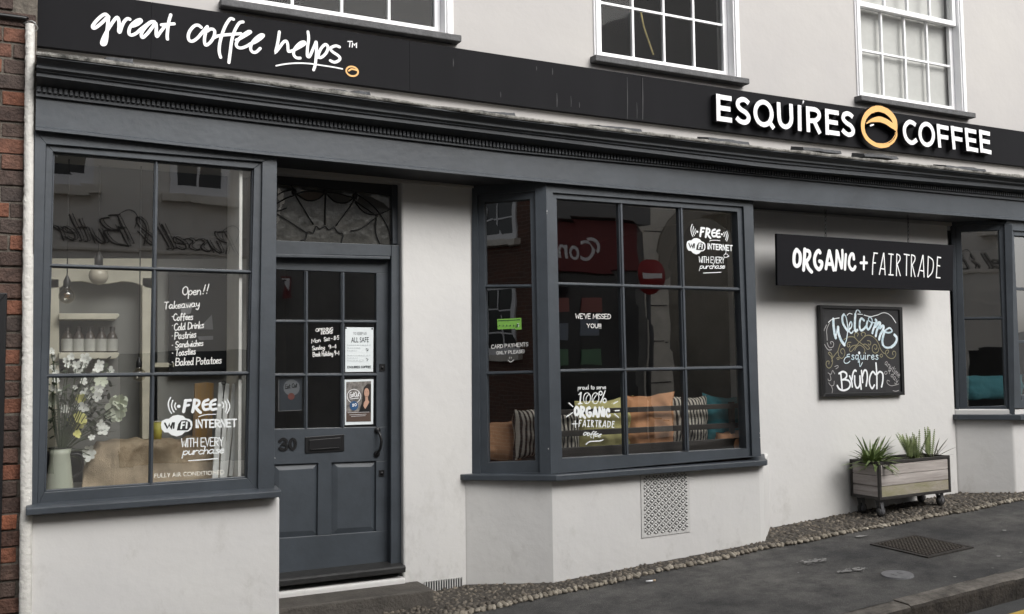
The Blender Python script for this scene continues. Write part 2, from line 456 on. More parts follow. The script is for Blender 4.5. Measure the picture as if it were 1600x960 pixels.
GL = {
 'A': "0,0 .28,1 .56,0|.1,.36 .46,.36", 'B': "0,0 0,1|~0,1 .42,.9 .36,.56 .04,.53|~.04,.53 .5,.45 .46,.08 0,0", 'C': "~.5,.85 .28,1 .03,.75 .02,.3 .25,0 .5,.12",
 'D': "0,0 0,1|~0,1 .42,.85 .52,.5 .4,.12 0,0", 'E': "0,0 0,1|0,1 .45,1|0,.52 .38,.52|0,0 .45,0", 'F': "0,0 0,1|0,1 .45,1|0,.5 .36,.5",
 'G': "~.5,.86 .28,1 .03,.72 .03,.28 .26,0 .5,.14 .5,.42|.3,.42 .52,.42", 'H': "0,0 0,1|.48,0 .48,1|0,.5 .48,.5", 'I': "0,0 0,1", 'J': "~.4,1 .4,.25 .2,0 0,.15",
 'K': "0,0 0,1|.46,1 .03,.48 .48,0", 'L': "0,1 0,0 .42,0", 'M': "0,0 .06,1 .32,.3 .58,1 .64,0", 'N': "0,0 0,1 .48,0 .48,1", 'O': "~.28,1 .04,.75 .04,.25 .28,0 .52,.25 .52,.75 .28,1",
 'P': "0,0 0,1|~0,1 .45,.9 .45,.55 0,.46", 'Q': "~.28,1 .04,.75 .04,.25 .28,0 .52,.25 .52,.75 .28,1|.35,.22 .58,-.1", 'R': "0,0 0,1|~0,1 .44,.9 .42,.58 0,.48|.16,.48 .48,0",
 'S': "~.46,.86 .24,1 .04,.82 .12,.58 .4,.42 .46,.18 .24,0 .02,.14", 'T': ".25,0 .25,1|0,1 .5,1", 'U': "~0,1 .02,.3 .24,0 .46,.3 .48,1", 'V': "0,1 .25,0 .5,1", 'W': "0,1 .17,0 .34,.7 .5,0 .68,1",
 'X': "0,0 .48,1|0,1 .48,0", 'Y': "0,1 .25,.48 .5,1|.25,.48 .25,0", 'Z': "0,1 .46,1 0,0 .46,0",
 'a': "~.38,.5 .18,.56 .02,.3 .14,.02 .34,.16 .38,.5|~.38,.5 .38,.12 .5,.04", 'b': "0,1 0,0|~0,.36 .2,.56 .38,.3 .2,0 0,.12", 'c': "~.36,.46 .18,.55 .02,.28 .16,.01 .38,.1", 'd': "~.36,.4 .2,.55 .02,.28 .16,0 .36,.18|.37,1 .37,.1 .45,.03",
 'e': "~.04,.26 .34,.34 .24,.55 .06,.4 .06,.14 .2,.01 .38,.12", 'f': "~.36,.88 .24,1 .15,.8 .14,-.05|0,.5 .32,.52", 'g': "~.36,.46 .16,.55 .03,.3 .16,.04 .35,.2 .36,.5|~.36,.5 .36,-.2 .2,-.38 .02,-.26", 'h': "0,1 0,0|~0,.34 .18,.54 .32,.42 .34,0",
 'i': "~.06,.52 .06,.1 .16,.02|.07,.74 .08,.78", 'j': "~.15,.5 .15,-.2 0,-.3", 'k': "0,1 0,0|.32,.52 .03,.24 .34,0", 'l': "~.06,1 .06,.12 .16,.02", 'm': "0,.52 0,0|~0,.36 .14,.54 .24,.4 .25,0|~.25,.36 .38,.54 .48,.4 .5,0", 'n': "0,.52 0,0|~0,.34 .18,.54 .32,.4 .34,0",
 'o': "~.2,.54 .03,.38 .05,.1 .2,0 .36,.14 .36,.4 .2,.54", 'p': "0,.52 0,-.42|~0,.36 .2,.55 .38,.3 .2,.02 0,.14", 'q': "~.36,.46 .16,.55 .03,.28 .16,.02 .36,.2|.37,.52 .36,-.4 .5,-.2", 'r': "0,.52 .02,0|~.02,.3 .16,.52 .32,.48", 's': "~.3,.48 .14,.54 .05,.42 .24,.24 .28,.08 .12,0 .0,.08",
 't': "~.14,.86 .13,.12 .28,.02|0,.54 .3,.56", 'u': "~0,.52 .02,.14 .16,.01 .32,.2 .34,.52|.34,.52 .36,.0", 'v': "0,.52 .17,0 .34,.54", 'w': "0,.52 .13,0 .26,.4 .38,0 .52,.54", 'x': "0,0 .34,.52|0,.52 .34,0", 'y': "~0,.52 .04,.2 .18,.1 .33,.3|~.34,.54 .32,-.1 .18,-.36 0,-.26", 'z': "0,.5 .32,.5 0,0 .34,.02",
 '0': "~.24,1 .04,.7 .04,.3 .24,0 .44,.3 .44,.7 .24,1", '1': ".04,.8 .2,1 .2,0|.04,0 .36,0", '3': "~.04,.88 .24,1 .42,.8 .2,.54|~.2,.54 .46,.35 .36,.04 .02,.1", '4': ".34,0 .34,1 0,.3 .46,.3", '5': "~.42,1 .08,1 .06,.58 .3,.62 .42,.3 .26,0 .02,.1", '8': "~.24,.52 .04,.76 .24,1 .42,.78 .24,.52 .03,.24 .24,0 .44,.24 .24,.52", '9': "~.4,.7 .2,.5 .04,.74 .2,1 .4,.8 .36,.3 .26,0",
 '-': ".02,.4 .3,.42", '+': ".2,.12 .2,.72|0,.42 .4,.42", "'": ".05,1 .02,.78", '!': ".04,1 .04,.3|.04,.04 .05,.0", ':': ".05,.45 .06,.42|.05,.05 .06,.02", '.': ".03,.04 .05,.0", '&': "~.5,.5 .3,.05 .08,.1 .1,.35 .36,.72 .28,1 .12,.9 .14,.62 .5,.0", '%': "~.14,1 .02,.85 .14,.65 .26,.85 .14,1|.5,1 .06,0|~.44,.36 .32,.2 .44,0 .56,.2 .44,.36",
}
def glyph(ch):
    out = []
    for part in GL.get(ch, "").split('|'):
        if not part: continue
        sm = part.startswith('~'); part = part.lstrip('~')
        pts = [tuple(float(a) for a in q.split(',')) for q in part.split()]
        if sm: pts = [(p.x, p.y) for p in smooth([(a, b, 0) for a, b in pts], 4)]
        out.append(pts)
    return out
def layout(text, gap=0.16, space=0.34):
    x = 0; out = []
    for ch in text:
        if ch == ' ': x += space; continue
        g = glyph(ch)
        xs = [p[0] for s_ in g for p in s_] or [0]
        lo, hi = min(xs), max(xs)
        for s_ in g: out.append([(x + a - lo, b) for a, b in s_])
        x += hi - lo + gap
    return out, x - gap
def hand(mb, text, pl, a, b, h, w, off=0.0, m=0, slant=0.0, gap=0.16, depth=0.0, side=None, wob=0.0, lift=None):
    """hand lettering on plane pl: baseline from pixel a to pixel b, cap height h pixels, stroke w metres"""
    A, B = pl.at(a[0], a[1], off), pl.at(b[0], b[1], off)
    T = pl.at(a[0], a[1] - h, off); V = T - A; U = B - A
    hand3(mb, text, A, U, V, pl.n, w, m, slant, gap, depth, side, wob, lift)
def hand3(mb, text, A, U, V, n, w, m=0, slant=0.0, gap=0.16, depth=0.0, side=None, wob=0.0, lift=None):
    st, tw = layout(text, gap)
    for s_ in st:
        j = random.uniform(-wob, wob)
        P = [A + U * ((p[0] + slant * p[1]) / tw) + V * (p[1] + j) for p in s_]
        mb.ribbon(P, w, n, depth, m, side, True, lift=lift)
def font_polys(body, offset=0.0):
    cu = bpy.data.curves.new("txt", 'FONT'); cu.body = body; cu.size = 1.0; cu.offset = offset; cu.resolution_u = 4
    ob = bpy.data.objects.new("txt", cu); COL.objects.link(ob)
    dg = bpy.context.evaluated_depsgraph_get()
    me = bpy.data.meshes.new_from_object(ob.evaluated_get(dg))
    vs = [(v.co.x, v.co.y) for v in me.vertices]; fs = [tuple(p.vertices) for p in me.polygons]
    bpy.data.objects.remove(ob); bpy.data.curves.remove(cu); bpy.data.meshes.remove(me)
    return vs, fs
def font(mb, body, A, U, V, m=0, offset=0.0, cap=0.70):
    """type set in the built-in face: U spans the whole line, V one cap height"""
    vs, fs = font_polys(body, offset)
    x0 = min(v[0] for v in vs); x1 = max(v[0] for v in vs)
    mb.add([A + U * ((x - x0) / (x1 - x0)) + V * (y / cap) for x, y in vs], fs, m)
def font_px(mb, body, pl, a, b, h, off=0.0, m=0, offset=0.0):
    A, B = pl.at(*a, off), pl.at(*b, off)
    font(mb, body, A, B - A, pl.at(a[0], a[1] - h, off) - A, m, offset)
# ================================================================== SHOP BUILDING
YW, YF, YE = 5.66, 5.34, 5.31
XR = 9.6
def interp(pts, x):
    if x <= pts[0][0]:
        (a, b), (c, d) = pts[0], pts[1]
    elif x >= pts[-1][0]:
        (a, b), (c, d) = pts[-2], pts[-1]
        d = b if False else d
        return d
    else:
        for (a, b), (c, d) in zip(pts, pts[1:]):
            if a <= x <= c: break
    return b + (d - b) * (x - a) / (c - a)
PXS = (60, 400, 800, 1200, 1600)
def zline(ys, Y):
    pts = []
    for px, py in zip(PXS, ys):
        p = W(px, py, Y); pts.append((p.x, p.z))
    return pts

shop = empty('coffee_shop', (4.5, 5.5, gz(4.5, 5.5)))
tag(shop, 'pale rendered coffee shop with a slate grey painted shopfront and white sash windows above', 'shop building')

# --- rendered walls
for box_ in ((2.082, 2.60, YW, YW + 0.3, -0.1, 2.68),          # pier between door and bay
             (4.90, 7.075, YW, YW + 0.3, 0.0, 2.68),            # wall carrying the hanging sign and chalkboard
             (1.20, 2.085, 5.63, 5.9, -0.1, 0.215)):            # plinth under the door threshold
    MB().box(*box_).build('wall', 'render', shop, 0.014, 3)
b = MB()
# below the left window
x1 = W(437.5, 850, 5.36).x
b.box(-0.02, x1, 5.36, 5.9, -0.4, 0.80)
b.build('wall', 'render', shop, 0.02, 3)
# below the middle bay (canted, its corners rounded by hand) and the right bay
b = MB()
def bay_base(poly, z0, z1):
    b.prism([(x, y, z0) for x, y in poly], (0, 0, z1 - z0))
bl = W(727, 850, YW).x
bay_base([(bl, YW + .2), (bl, YW), (2.962, 5.352), (4.64, 5.352), (4.69, 5.365), (4.725, 5.40), (5.0, YW), (5.0, YW + .2)], -0.1, 0.815)
b.build('wall', 'render', shop, 0.012, 3); b = MB()
bay_base([(7.075, YW + .2), (7.075, YW), (7.39, 5.352), (XR, 5.352), (XR, YW + .2)], 0.1, 1.085)
b.build('wall', 'render', shop, 0.012, 3)

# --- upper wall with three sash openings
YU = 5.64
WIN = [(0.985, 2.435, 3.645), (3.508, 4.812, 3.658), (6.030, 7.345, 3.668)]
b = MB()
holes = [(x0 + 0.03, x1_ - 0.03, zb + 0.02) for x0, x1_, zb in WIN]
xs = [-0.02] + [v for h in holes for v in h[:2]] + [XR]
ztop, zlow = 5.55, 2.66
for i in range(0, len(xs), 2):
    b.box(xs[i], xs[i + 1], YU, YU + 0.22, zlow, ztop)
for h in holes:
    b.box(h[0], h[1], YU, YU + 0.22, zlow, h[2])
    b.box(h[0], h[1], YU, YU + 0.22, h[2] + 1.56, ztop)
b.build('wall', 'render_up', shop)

# --- white painted edge strip on the left
b = MB()
stx = []
for i in range(160):
    py = 36 + (960 + 60 - 36) * i / 159
    c0 = W(40.5 - 12 * (py / 960) * .95 , py, 5.335); c1 = W(55 - 6 * (py / 960) + (1.0 if py > 400 else 0), py, 5.335)
    j = 0.0035 * mnoise.noise(Vector((py * .03, 1.3, 0))) + 0.0035 * mnoise.noise(Vector((py * .17, 7, 0))) + .002 * mnoise.noise(Vector((py * .6, 2, 0)))
    stx.append((c0.x + j, c1.x, c0.z))
for (a0, a1, z0), (b0, b1, z1) in zip(stx, stx[1:]):
    def sec(l, r, z): return [(l, 5.43, z), (l, 5.345, z), (l + .008, 5.335, z), ((l + r) / 2, 5.325, z), (r - .004, 5.335, z), (r, 5.36, z)]
    s0, s1 = sec(a0, a1, z0), sec(b0, b1, z1)
    o = len(b.v); b.v += [Vector(p) for p in s0 + s1]
    for k in range(5):
        b.f.append((o + k, o + k + 1, o + 6 + k + 1, o + 6 + k)); b.m.append(0); b.sm.append(k not in (0, 4))
b.build('edge_strip', 'white_render', shop)

# --- frieze and cornice
L_soff = zline((204.5, 241.5, 281, 316, 345.5), YE)
L_ftop = zline((152, 192, 239, 277, 315), YE)
L_dlo = zline((143, 184, 233, 273, 309), YE - .035)
L_dhi = zline((136, 176, 226, 268, 304), YE - .035)
L_clo = zline((119, 164, 213, 262, 297), YE - .115)
L_chi = zline((113.5, 158.5, 207.5, 255.5, 291.5), YE - .115)
L_lin = zline((104, 147.5, 199.5, 246.5, 287), YE - .15)
L_led = zline((87, 130, 186, 234.5, 279), YE - .205)
L_top = zline((81, 124, 181, 230, 275), YE - .215)
X0 = 0.012
stations = [X0 + (XR - X0) * i / 40 for i in range(41)]
def extrude_profile(b, prof, smooth_=False):
    """prof: list of functions X -> (Y, z); swept along the stations"""
    n = len(prof); o = len(b.v)
    for X in stations:
        for fn in prof:
            y, z = fn(X); b.v.append(Vector((X, y, z)))
    for i in range(len(stations) - 1):
        for k in range(n - 1):
            b.f.append((o + i * n + k, o + i * n + k + 1, o + (i + 1) * n + k + 1, o + (i + 1) * n + k)); b.m.append(0); b.sm.append(False)
def P_(Y, L, dz=0.0): return lambda X: (Y, interp(L, X) + dz)
b = MB()
extrude_profile(b, [P_(YW + .1, L_soff, .012), P_(YE + .012, L_soff, .012), P_(YE + .012, L_soff), P_(YE - .014, L_soff), P_(YE - .014, L_soff, .014), P_(YE, L_soff, .022), P_(YE, L_ftop)])
b.build('frieze', 'paint', shop)
b = MB()
extrude_profile(b, [P_(YW + .1, L_soff, .009), P_(YE + .014, L_soff, .009)])
b.build('soffit', 'soffit', shop)
b = MB()
def mid(L1, L2, t): return [(a[0], a[1] * (1 - t) + interp(L2, a[0]) * t) for a in L1]
extrude_profile(b, [P_(YE - .001, L_ftop), P_(YE - .02, L_ftop), P_(YE - .02, L_dlo, -.004), P_(YE - .018, L_dlo, -.002), P_(YE - .018, L_dhi, .006),
                    P_(YE - .03, L_dhi, .010), P_(YE - .095, L_clo, .006), P_(YE - .115, L_clo), P_(YE - .115, L_chi), P_(YE - .128, L_chi, .003), P_(YE - .13, L_lin, -.012),
                    P_(YE - .15, L_lin, -.006), P_(YE - .15, L_lin, .006), P_(YE - .155, mid(L_lin, L_led, .35)), P_(YE - .18, mid(L_lin, L_led, .75)), P_(YE - .20, L_led, -.006), P_(YE - .20, L_led), P_(YW, L_led, .02)])
x = X0 + .006
while x < XR - .03:
    z0, z1 = interp(L_dlo, x), interp(L_dhi, x)
    b.box(x, x + .0145, YE - .036, YE - .017, z0, z1 + .004); x += .0245
b.build('cornice', 'paint_cornice', shop)
# weathered ledge capping the cornice, uneven
b = MB(); o = 0
NX = 260
for i in range(NX + 1):
    X = X0 - .005 + (XR - X0) * i / NX
    j = .010 * mnoise.noise(Vector((X * 2.3, 0, 0))) + .006 * mnoise.noise(Vector((X * 11, 3, 0)))
    jy = .012 * mnoise.noise(Vector((X * 5.0, 9, 0)))
    zt, zl = interp(L_top, X) + j, interp(L_led, X)
    for q in ((YW - .01, zl + .022), (YE - .208 + jy, zl + .0015), (YE - .212 + jy, zl + .008 + j * .4), (YE - .214 + jy, zt), (YE - .19, zt + .006), (YE - .05, zt + .022 + j), (YU - .002, zt + .04)):
        b.v.append(Vector((X, q[0], q[1])))
for i in range(NX):
    for k in range(6):
        b.f.append((i * 7 + k, i * 7 + k + 1, i * 7 + 7 + k + 1, i * 7 + 7 + k)); b.m.append(0); b.sm.append(False)
b.build('ledge', 'ledge', shop)

# --- sash windows upstairs
def sash_window(X0, X1, zb, blind=False):
    yf = YU - .012
    f = MB()
    w = .085
    f.box(X0, X0 + .06, yf, YU + .10, zb, zb + 1.60)                 # box frame, moulded
    f.box(X1 - .06, X1, yf, YU + .10, zb, zb + 1.60)
    f.box(X0 + .06, X1 - .06, yf + .001, YU + .10, zb + 1.54, zb + 1.60)
    f.box(X0 + .012, X0 + .048, yf - .012, yf, zb + .002, zb + 1.59)
    f.box(X1 - .048, X1 - .012, yf - .012, yf, zb + .002, zb + 1.59)
    f.box(X0 + .06, X0 + .072, YU + .075, YU + .10, zb, zb + 1.54)
    f.box(X1 - .072, X1 - .06, YU + .075, YU + .10, zb, zb + 1.54)
    fr = f.build('sash_window', 'gloss_white', shop, .003)
    a0, a1 = X0 + .062, X1 - .062
    zm = zb + .80
    for (y, z0, z1, bot, top) in ((YU + .056, zb + .002, zm + .028, .065, .036), (YU + .014, zm - .018, zb + 1.538, .042, .04)):
        s = MB(); st = .042
        s.box(a0, a0 + st, y, y + .034, z0, z1); s.box(a1 - st, a1, y, y + .034, z0, z1)
        s.box(a0 + st, a1 - st, y + .001, y + .034, z0, z0 + bot); s.box(a0 + st, a1 - st, y + .001, y + .034, z1 - top, z1)
        s.build('sash', 'gloss_white', fr, .003)
        g = MB(); bw = .018
        gx0, gx1, gz0, gz1 = a0 + st, a1 - st, z0 + bot, z1 - top
        for k in (1, 2, 3):
            c = gx0 + (gx1 - gx0) * k / 4; g.box(c - bw / 2, c + bw / 2, y + .004, y + .030, gz0, gz1)
        c = (gz0 + gz1) / 2; g.box(gx0, gx1, y + .006, y + .028, c - bw / 2, c + bw / 2)
        g.build('glazing_bars', 'gloss_white', fr, .002)
        p = MB()
        for ix in range(4):
            for iz in range(2):
                u0, u1 = gx0 + (gx1 - gx0) * ix / 4, gx0 + (gx1 - gx0) * (ix + 1) / 4
                v0, v1 = gz0 + (gz1 - gz0) * iz / 2, gz0 + (gz1 - gz0) * (iz + 1) / 2
                t1, t2 = random.uniform(-.002, .002), random.uniform(-.003, .003)
                p.flat([(u0, y + .017 + t1, v0), (u1, y + .017 + t1 + t2, v0), (u1, y + .017 + t2, v1), (u0, y + .017, v1)])
        p.build('pane', 'glass_up', fr)
    s = MB()
    s.prism([(X0 - .03, YU + .05, zb), (X0 - .03, YU - .075, zb - .008), (X0 - .03, YU - .075, zb - .052), (X0 - .03, YU + .05, zb - .052)], (X1 - X0 + .06, 0, 0))
    s.build('sill', 'sill_stone', fr, .006)
    if blind:
        q = MB(); n = 30
        for i in range(n + 1):
            u = a0 + .02 + (a1 - a0 - .04) * i / n
            yy = YU + .115 + .0015 * math.sin(i * 1.1)
            q.v += [Vector((u, yy, zb + .01)), Vector((u, yy, zb + .42)), Vector((u, yy + .003, zb + .46)), Vector((u, yy - .001, zb + 1.535))]
        for i in range(n):
            for k in range(3):
                q.f.append((i * 4 + k, i * 4 + 4 + k, i * 4 + 5 + k, i * 4 + 1 + k)); q.m.append(0); q.sm.append(True)
        q.build('blind', mat("linen_blind", (0.66, 0.65, 0.62), 0.9, 0.05, 8), fr)
    return fr
sw = [sash_window(*WIN[0]), sash_window(*WIN[1]), sash_window(*WIN[2], blind=True)]
sw[2]['label'] = 'white sash window with a pale blind drawn behind its panes'
# a striped cord hanging behind the middle sash
b = MB(); P = [W(1001, 18, 5.85), W(1006, 42, 5.85), W(1014, 66, 5.85), W(1021, 86, 5.85)]
b.tube(smooth(P), .007, 6)
b.build('blind_cord', mat("yellow_cord", (0.50, 0.40, 0.16), 0.7, 0.4, 40), sw[1])

# --- interior shell
b = MB()
b.box(-.02, XR, 9.2, 9.3, -.3, 3.3); b.box(-.12, -.02, 5.45, 9.3, -.3, 5.5); b.box(XR, XR + .1, 5.3, 9.3, -.3, 5.5)
b.box(2.2, 2.26, 6.2, 9.2, -.2, 2.9)
b.build('interior_wall', 'int_wall', shop)
b = MB(); b.box(-.019, -.010, 5.47, 6.2, .85, 2.7); b.build('bounce_lining', 'render_up', shop)  # pale lining added to bounce daylight onto the window display
b = MB(); b.box(-.02, XR, 5.87, 9.2, -.2, .20); b.build('floor', 'int_floor', shop)
b = MB(); b.box(-.02, XR, 5.70, 9.2, 2.74, 2.9); b.build('ceiling', 'int_dark', shop)
b = MB(); b.box(-.02, XR, 7.4, 7.5, 3.36, 5.5); b.box(-.02, XR, 5.87, 9.2, 3.3, 3.36); b.box(3.0, 3.06, 5.87, 9.2, 3.36, 5.5); b.box(5.4, 5.46, 5.87, 9.2, 3.36, 5.5); b.build('upper_room', 'void', shop)
b = MB(); b.box(-.12, XR + .1, 5.64, 9.3, 5.55, 5.65); b.build('roof', 'slate', shop)

# ================================================================== LEFT WINDOW
def quad(pl, pts, off=0.0): return [pl.at(x, y, off) for x, y in pts]
def window_ring(mb, pl, outer, inner, off_, depth, m=0):
    mb.ring(quad(pl, outer, off_), quad(pl, inner, off_), pl.n * -depth, m)
FW = FP(YF)
f = MB()
o1 = [(54, 204), (433, 245), (428.5, 768), (49, 795)]
i1 = [(72, 225), (410, 253), (403, 768.5), (58, 792)]
i2 = [(83, 237), (397, 263.5), (386.5, 747.5), (69, 770)]
window_ring(f, FW, o1, i1, 0, .11)
window_ring(f, FW, i1, i2, -.020, .08)
lw = f.build('display_window', 'paint', shop, .004)
lw['label'] = 'square left shop window of six panes'
f = MB()                                    # sash stop round the panes
i3 = [(85.5, 240), (394, 266), (383.5, 745), (72, 766.5)]
window_ring(f, FW, i2, i3, -.040, .04)
def bar(mb, pl, a, b_, w, off_, depth, vert):
    """glazing bar between pixel points; w = thickness in pixels"""
    if vert: q = [(a[0] - w / 2, a[1]), (a[0] + w / 2, a[1]), (b_[0] + w / 2, b_[1]), (b_[0] - w / 2, b_[1])]
    else: q = [(a[0], a[1] - w / 2), (b_[0], b_[1] - w / 2), (b_[0], b_[1] + w / 2), (a[0], a[1] + w / 2)]
    P = quad(pl, q, off_); c = sum(P, Vector()) / 4
    # bevelled bar: a narrower nose in front
    mb.prism(P, pl.n * -depth)
    Q = [c + (p - c) * 1.0 for p in P]
    if vert: Q = [P[0].lerp(P[1], .28), P[0].lerp(P[1], .72), P[3].lerp(P[2], .72), P[3].lerp(P[2], .28)]
    else: Q = [P[0].lerp(P[3], .28), P[1].lerp(P[2], .28), P[1].lerp(P[2], .72), P[0].lerp(P[3], .72)]
    mb.prism([q_ + pl.n * .010 for q_ in Q], pl.n * -.0095)
bar(f, FW, (244.2, 252.5), (235.5, 756.5), 6.5, -.044, .036, True)
bar(f, FW, (75, 415), (396, 425.5), 6, -.0425, .034, False)
bar(f, FW, (70, 587.5), (392, 583.5), 6.5, -.0425, .034, False)
f.build('glazing_bars', 'paint', lw, .002)
def panes(mb, pl, cols, rows, off_, jit=.0012):
    """cols/rows: pixel polylines as functions; each pane a quad with its own slight lean"""
    for i in range(len(cols) - 1):
        for j in range(len(rows) - 1):
            q = [(cols[i], rows[j]), (cols[i + 1], rows[j]), (cols[i + 1], rows[j + 1]), (cols[i], rows[j + 1])]
            pts = []
            for c, r in q:
                x = c[0]; y = r[0]
                for _ in range(6):
                    y = r[0] + (r[1] - r[0]) * (x - r[2]) / (r[3] - r[2]); x = c[0] + (c[1] - c[0]) * (y - c[2]) / (c[3] - c[2])
                pts.append((x, y))
            P = [pl.at(x, y, off_) for x, y in pts]
            P[0] += pl.n * random.uniform(-jit, jit); P[1] += pl.n * random.uniform(-jit, jit)
            e = pl.n * random.uniform(-jit, jit); P[2] = P[1] + P[3] - P[0] + (P[2] - (P[1] + P[3] - P[0])) + e * 0
            mb.flat(P)
p = MB()
colsL = [(82, 69, 237, 770), (244.2, 235.5, 252, 757), (397, 386, 263, 747)]       # x_top, x_bot, y_top, y_bot
rowsL = [(238, 264, 83, 397), (415, 425.5, 75, 396), (587.5, 583.5, 70, 392), (769, 746.5, 69, 386)]   # y_left, y_right, x_left, x_right
panes(p, FW, colsL, rowsL, -.060)
p.build('pane', 'glass', lw)
# sill
f = MB()
sl = [(-.005, 0), (W(440, 776, 5.27).x, 0)]
zt0, zt1 = W(54, 789, 5.275).z, W(440, 769, 5.275).z
zb0, zb1 = W(54, 802, 5.275).z, W(440, 780, 5.275).z
zt = (zt0 + zt1) / 2; zb = (zb0 + zb1) / 2
f.prism([(0.0, 5.40, zt + .012), (0.0, 5.285, zt), (0.0, 5.275, zt - .006), (0.0, 5.275, zb), (0.0, 5.40, zb)], (sl[1][0], 0, 0))
f.build('sill', 'paint', lw, .004)
# timber return on the right of the left window (side of the recess)
b = MB(); xr = W(431, 500, YF).x
b.box(xr - .05, xr - .002, YF + .11, 5.9, .83, 2.70); b.build('side_panel', 'paint', shop)

# ================================================================== DOOR
YD = 5.76
DP = FP(YD)
DF = FP(5.70)
f = MB()
# frame: right jamb, transom bar, head strip
f.prism(quad(DF, [(611.5, 383), (628.5, 383), (629.5, 886), (610.5, 886)]), (0, .16, 0))
f.prism(quad(DF, [(425, 375.5), (611.3, 383), (611.3, 400.7), (425, 397.5)]), (0, .15, 0))
f.prism(quad(DF, [(612.5, 280), (627, 281), (628.5, 382), (613.5, 381.5)], -.03), (0, .12, 0))
f.prism(quad(DF, [(425, 396.5), (610, 401), (610, 405.5), (425, 402)], .006), (0, .05, 0))
f.prism(quad(DF, [(611, 404), (614, 404), (613, 886), (609.5, 886)], -.012), (0, .09, 0))
df = f.build('door_frame', 'paint', shop, .004)
f = MB(); f.prism(quad(DF, [(425, 262), (628, 262), (628, 285), (612, 305), (560, 298), (508, 293), (425, 286)], -.035), (0, .10, 0))
f.build('door_frame', 'soffit', shop)
# fanlight
FL = FP(5.75)
f = MB(); f.flat(quad(FL, [(425, 284), (613, 296), (614, 383), (425, 376)], -.012))
fan_glass = mat("fanlight_glass_backing", (0.05, 0.05, 0.045), 0.4)
fl_strokes = [
 [(427, 308), (431.7, 306.5), (443, 299.7), (457.6, 296.4)], [(427, 322), (431.7, 318.9), (447.5, 309.9), (460.4, 305.4)],
 [(461, 304), (475.6, 299.7), (492.5, 298.6), (508, 300.9), (526, 302), (546.5, 307.6), (558, 311)],
 [(463, 303), (476.7, 312), (486.9, 313.8), (498, 311), (507, 303)], [(510.5, 303), (520.6, 313), (529.6, 317), (542, 316.6), (552, 310)],
 [(556, 303), (575, 315), (592, 332), (607, 357), (611, 377)], [(552, 312), (572, 326), (590, 338)], [(555, 316), (570, 332), (590, 335), (611, 327)],
 [(454, 288), (460, 298), (464, 309), (490, 351)], [(508.7, 296), (508, 352)], [(556, 300), (553, 314), (525, 353)],
 [(427, 331), (432.5, 334), (480, 364)], [(427, 331), (438, 329), (448, 325)],
 [(470, 376), (478, 373), (481, 362), (490, 364), (494, 354), (500, 358), (508, 354), (514, 359), (522, 355), (528, 363), (536, 366), (533, 381)],
 [(548, 361), (565, 357), (588, 340)], [(588, 341), (587, 362), (594, 382)]]
fg = f.build('fanlight', 'glass_fan', shop)
ld = MB()
for i, st in enumerate(fl_strokes):
    P = smooth([FL.at(x, y, -.006) for x, y in st], 4)
    ld.tube(P, .0042, 5)
for x, y in ((460, 300), (508.5, 300), (555, 306)): ld.blob(FL.at(x, y, -.004), .016, .006, .018, 8, 6)
ld.build('leading', 'lead', fg)
st = MB()
for poly, k in (([(466, 305), (478, 312), (487, 313), (498, 310), (505, 303), (492, 300), (476, 301)], 0), ([(512, 304), (521, 313), (530, 317), (543, 316), (551, 310), (540, 306), (526, 303)], 1), ([(557, 316), (571, 331), (590, 334), (609, 327), (600, 318), (580, 308), (562, 308)], 1)):
    st.flat(quad(FL, poly, -.010), k)
st.flat(quad(FL, [(425, 284), (613, 296), (614, 383), (425, 376)], -.018), 2)
st.build('stained_pane', [mat("brown_stained_glass", (0.10, 0.075, 0.055), 0.3), mat("grey_stained_glass", (0.05, 0.048, 0.045), 0.3), mat("obscure_glass", (0.085, 0.08, 0.07), 0.25, 0.5, 14, 0.6, 20)], fg)

# door leaf
d = MB()
def dq(pts, off=0.0): return quad(DP, pts, off)
LX = 412     # hidden hinge side, behind the window corner
d.prism(dq([(LX, 400), (609.5, 405), (609.5, 427.8), (LX, 420.6)]), (0, .045, 0))             # top rail
d.prism(dq([(588, 427), (609.5, 427.8), (609.5, 667), (588, 667.5)]), (0, .045, 0))             # lock stile
d.prism(dq([(LX, 420.6), (431, 421), (427.5, 670), (LX, 670.5)]), (0, .045, 0))                 # hinge stile
d.prism(dq([(LX, 671), (609.5, 666.8), (609.5, 720), (LX, 727)]), (0, .045, 0))                 # lock rail
d.prism(dq([(LX, 727), (427, 726), (427, 841), (LX, 843)]), (0, .045, 0))
d.prism(dq([(497, 722.5), (518.5, 721.5), (518, 835.5), (496, 837.5)]), (0, .045, 0))           # muntin
d.prism(dq([(587.5, 720.5), (609.5, 720), (609.5, 829), (587, 831)]), (0, .045, 0))
d.prism(dq([(LX, 843), (609.5, 829), (609.5, 880), (LX, 899)]), (0, .045, 0))                   # bottom rail
door = d.build('door', 'paint', shop, .003)
g = MB()
bar(g, DP, (478.5, 424), (478, 670), 5.8, -.004, .03, True); bar(g, DP, (535.5, 426), (535.5, 668), 5.8, -.004, .03, True)
bar(g, DP, (429, 502.6), (588.5, 503.2), 5.5, -.006, .03, False); bar(g, DP, (428, 586.5), (588.5, 586), 5.8, -.006, .03, False)
g.build('glazing_bars', 'paint', door, .002)
p = MB()
panes(p, DP, [(431, 427, 421, 670), (478.5, 478, 421, 670), (535.5, 535.5, 421, 670), (588.5, 588.5, 421, 670)],
      [(420, 428, 431, 588), (502.6, 503.2, 429, 588), (586.5, 586, 428, 588), (670.5, 667, 427, 588)], -.022)
p.build('pane', 'glass', door)
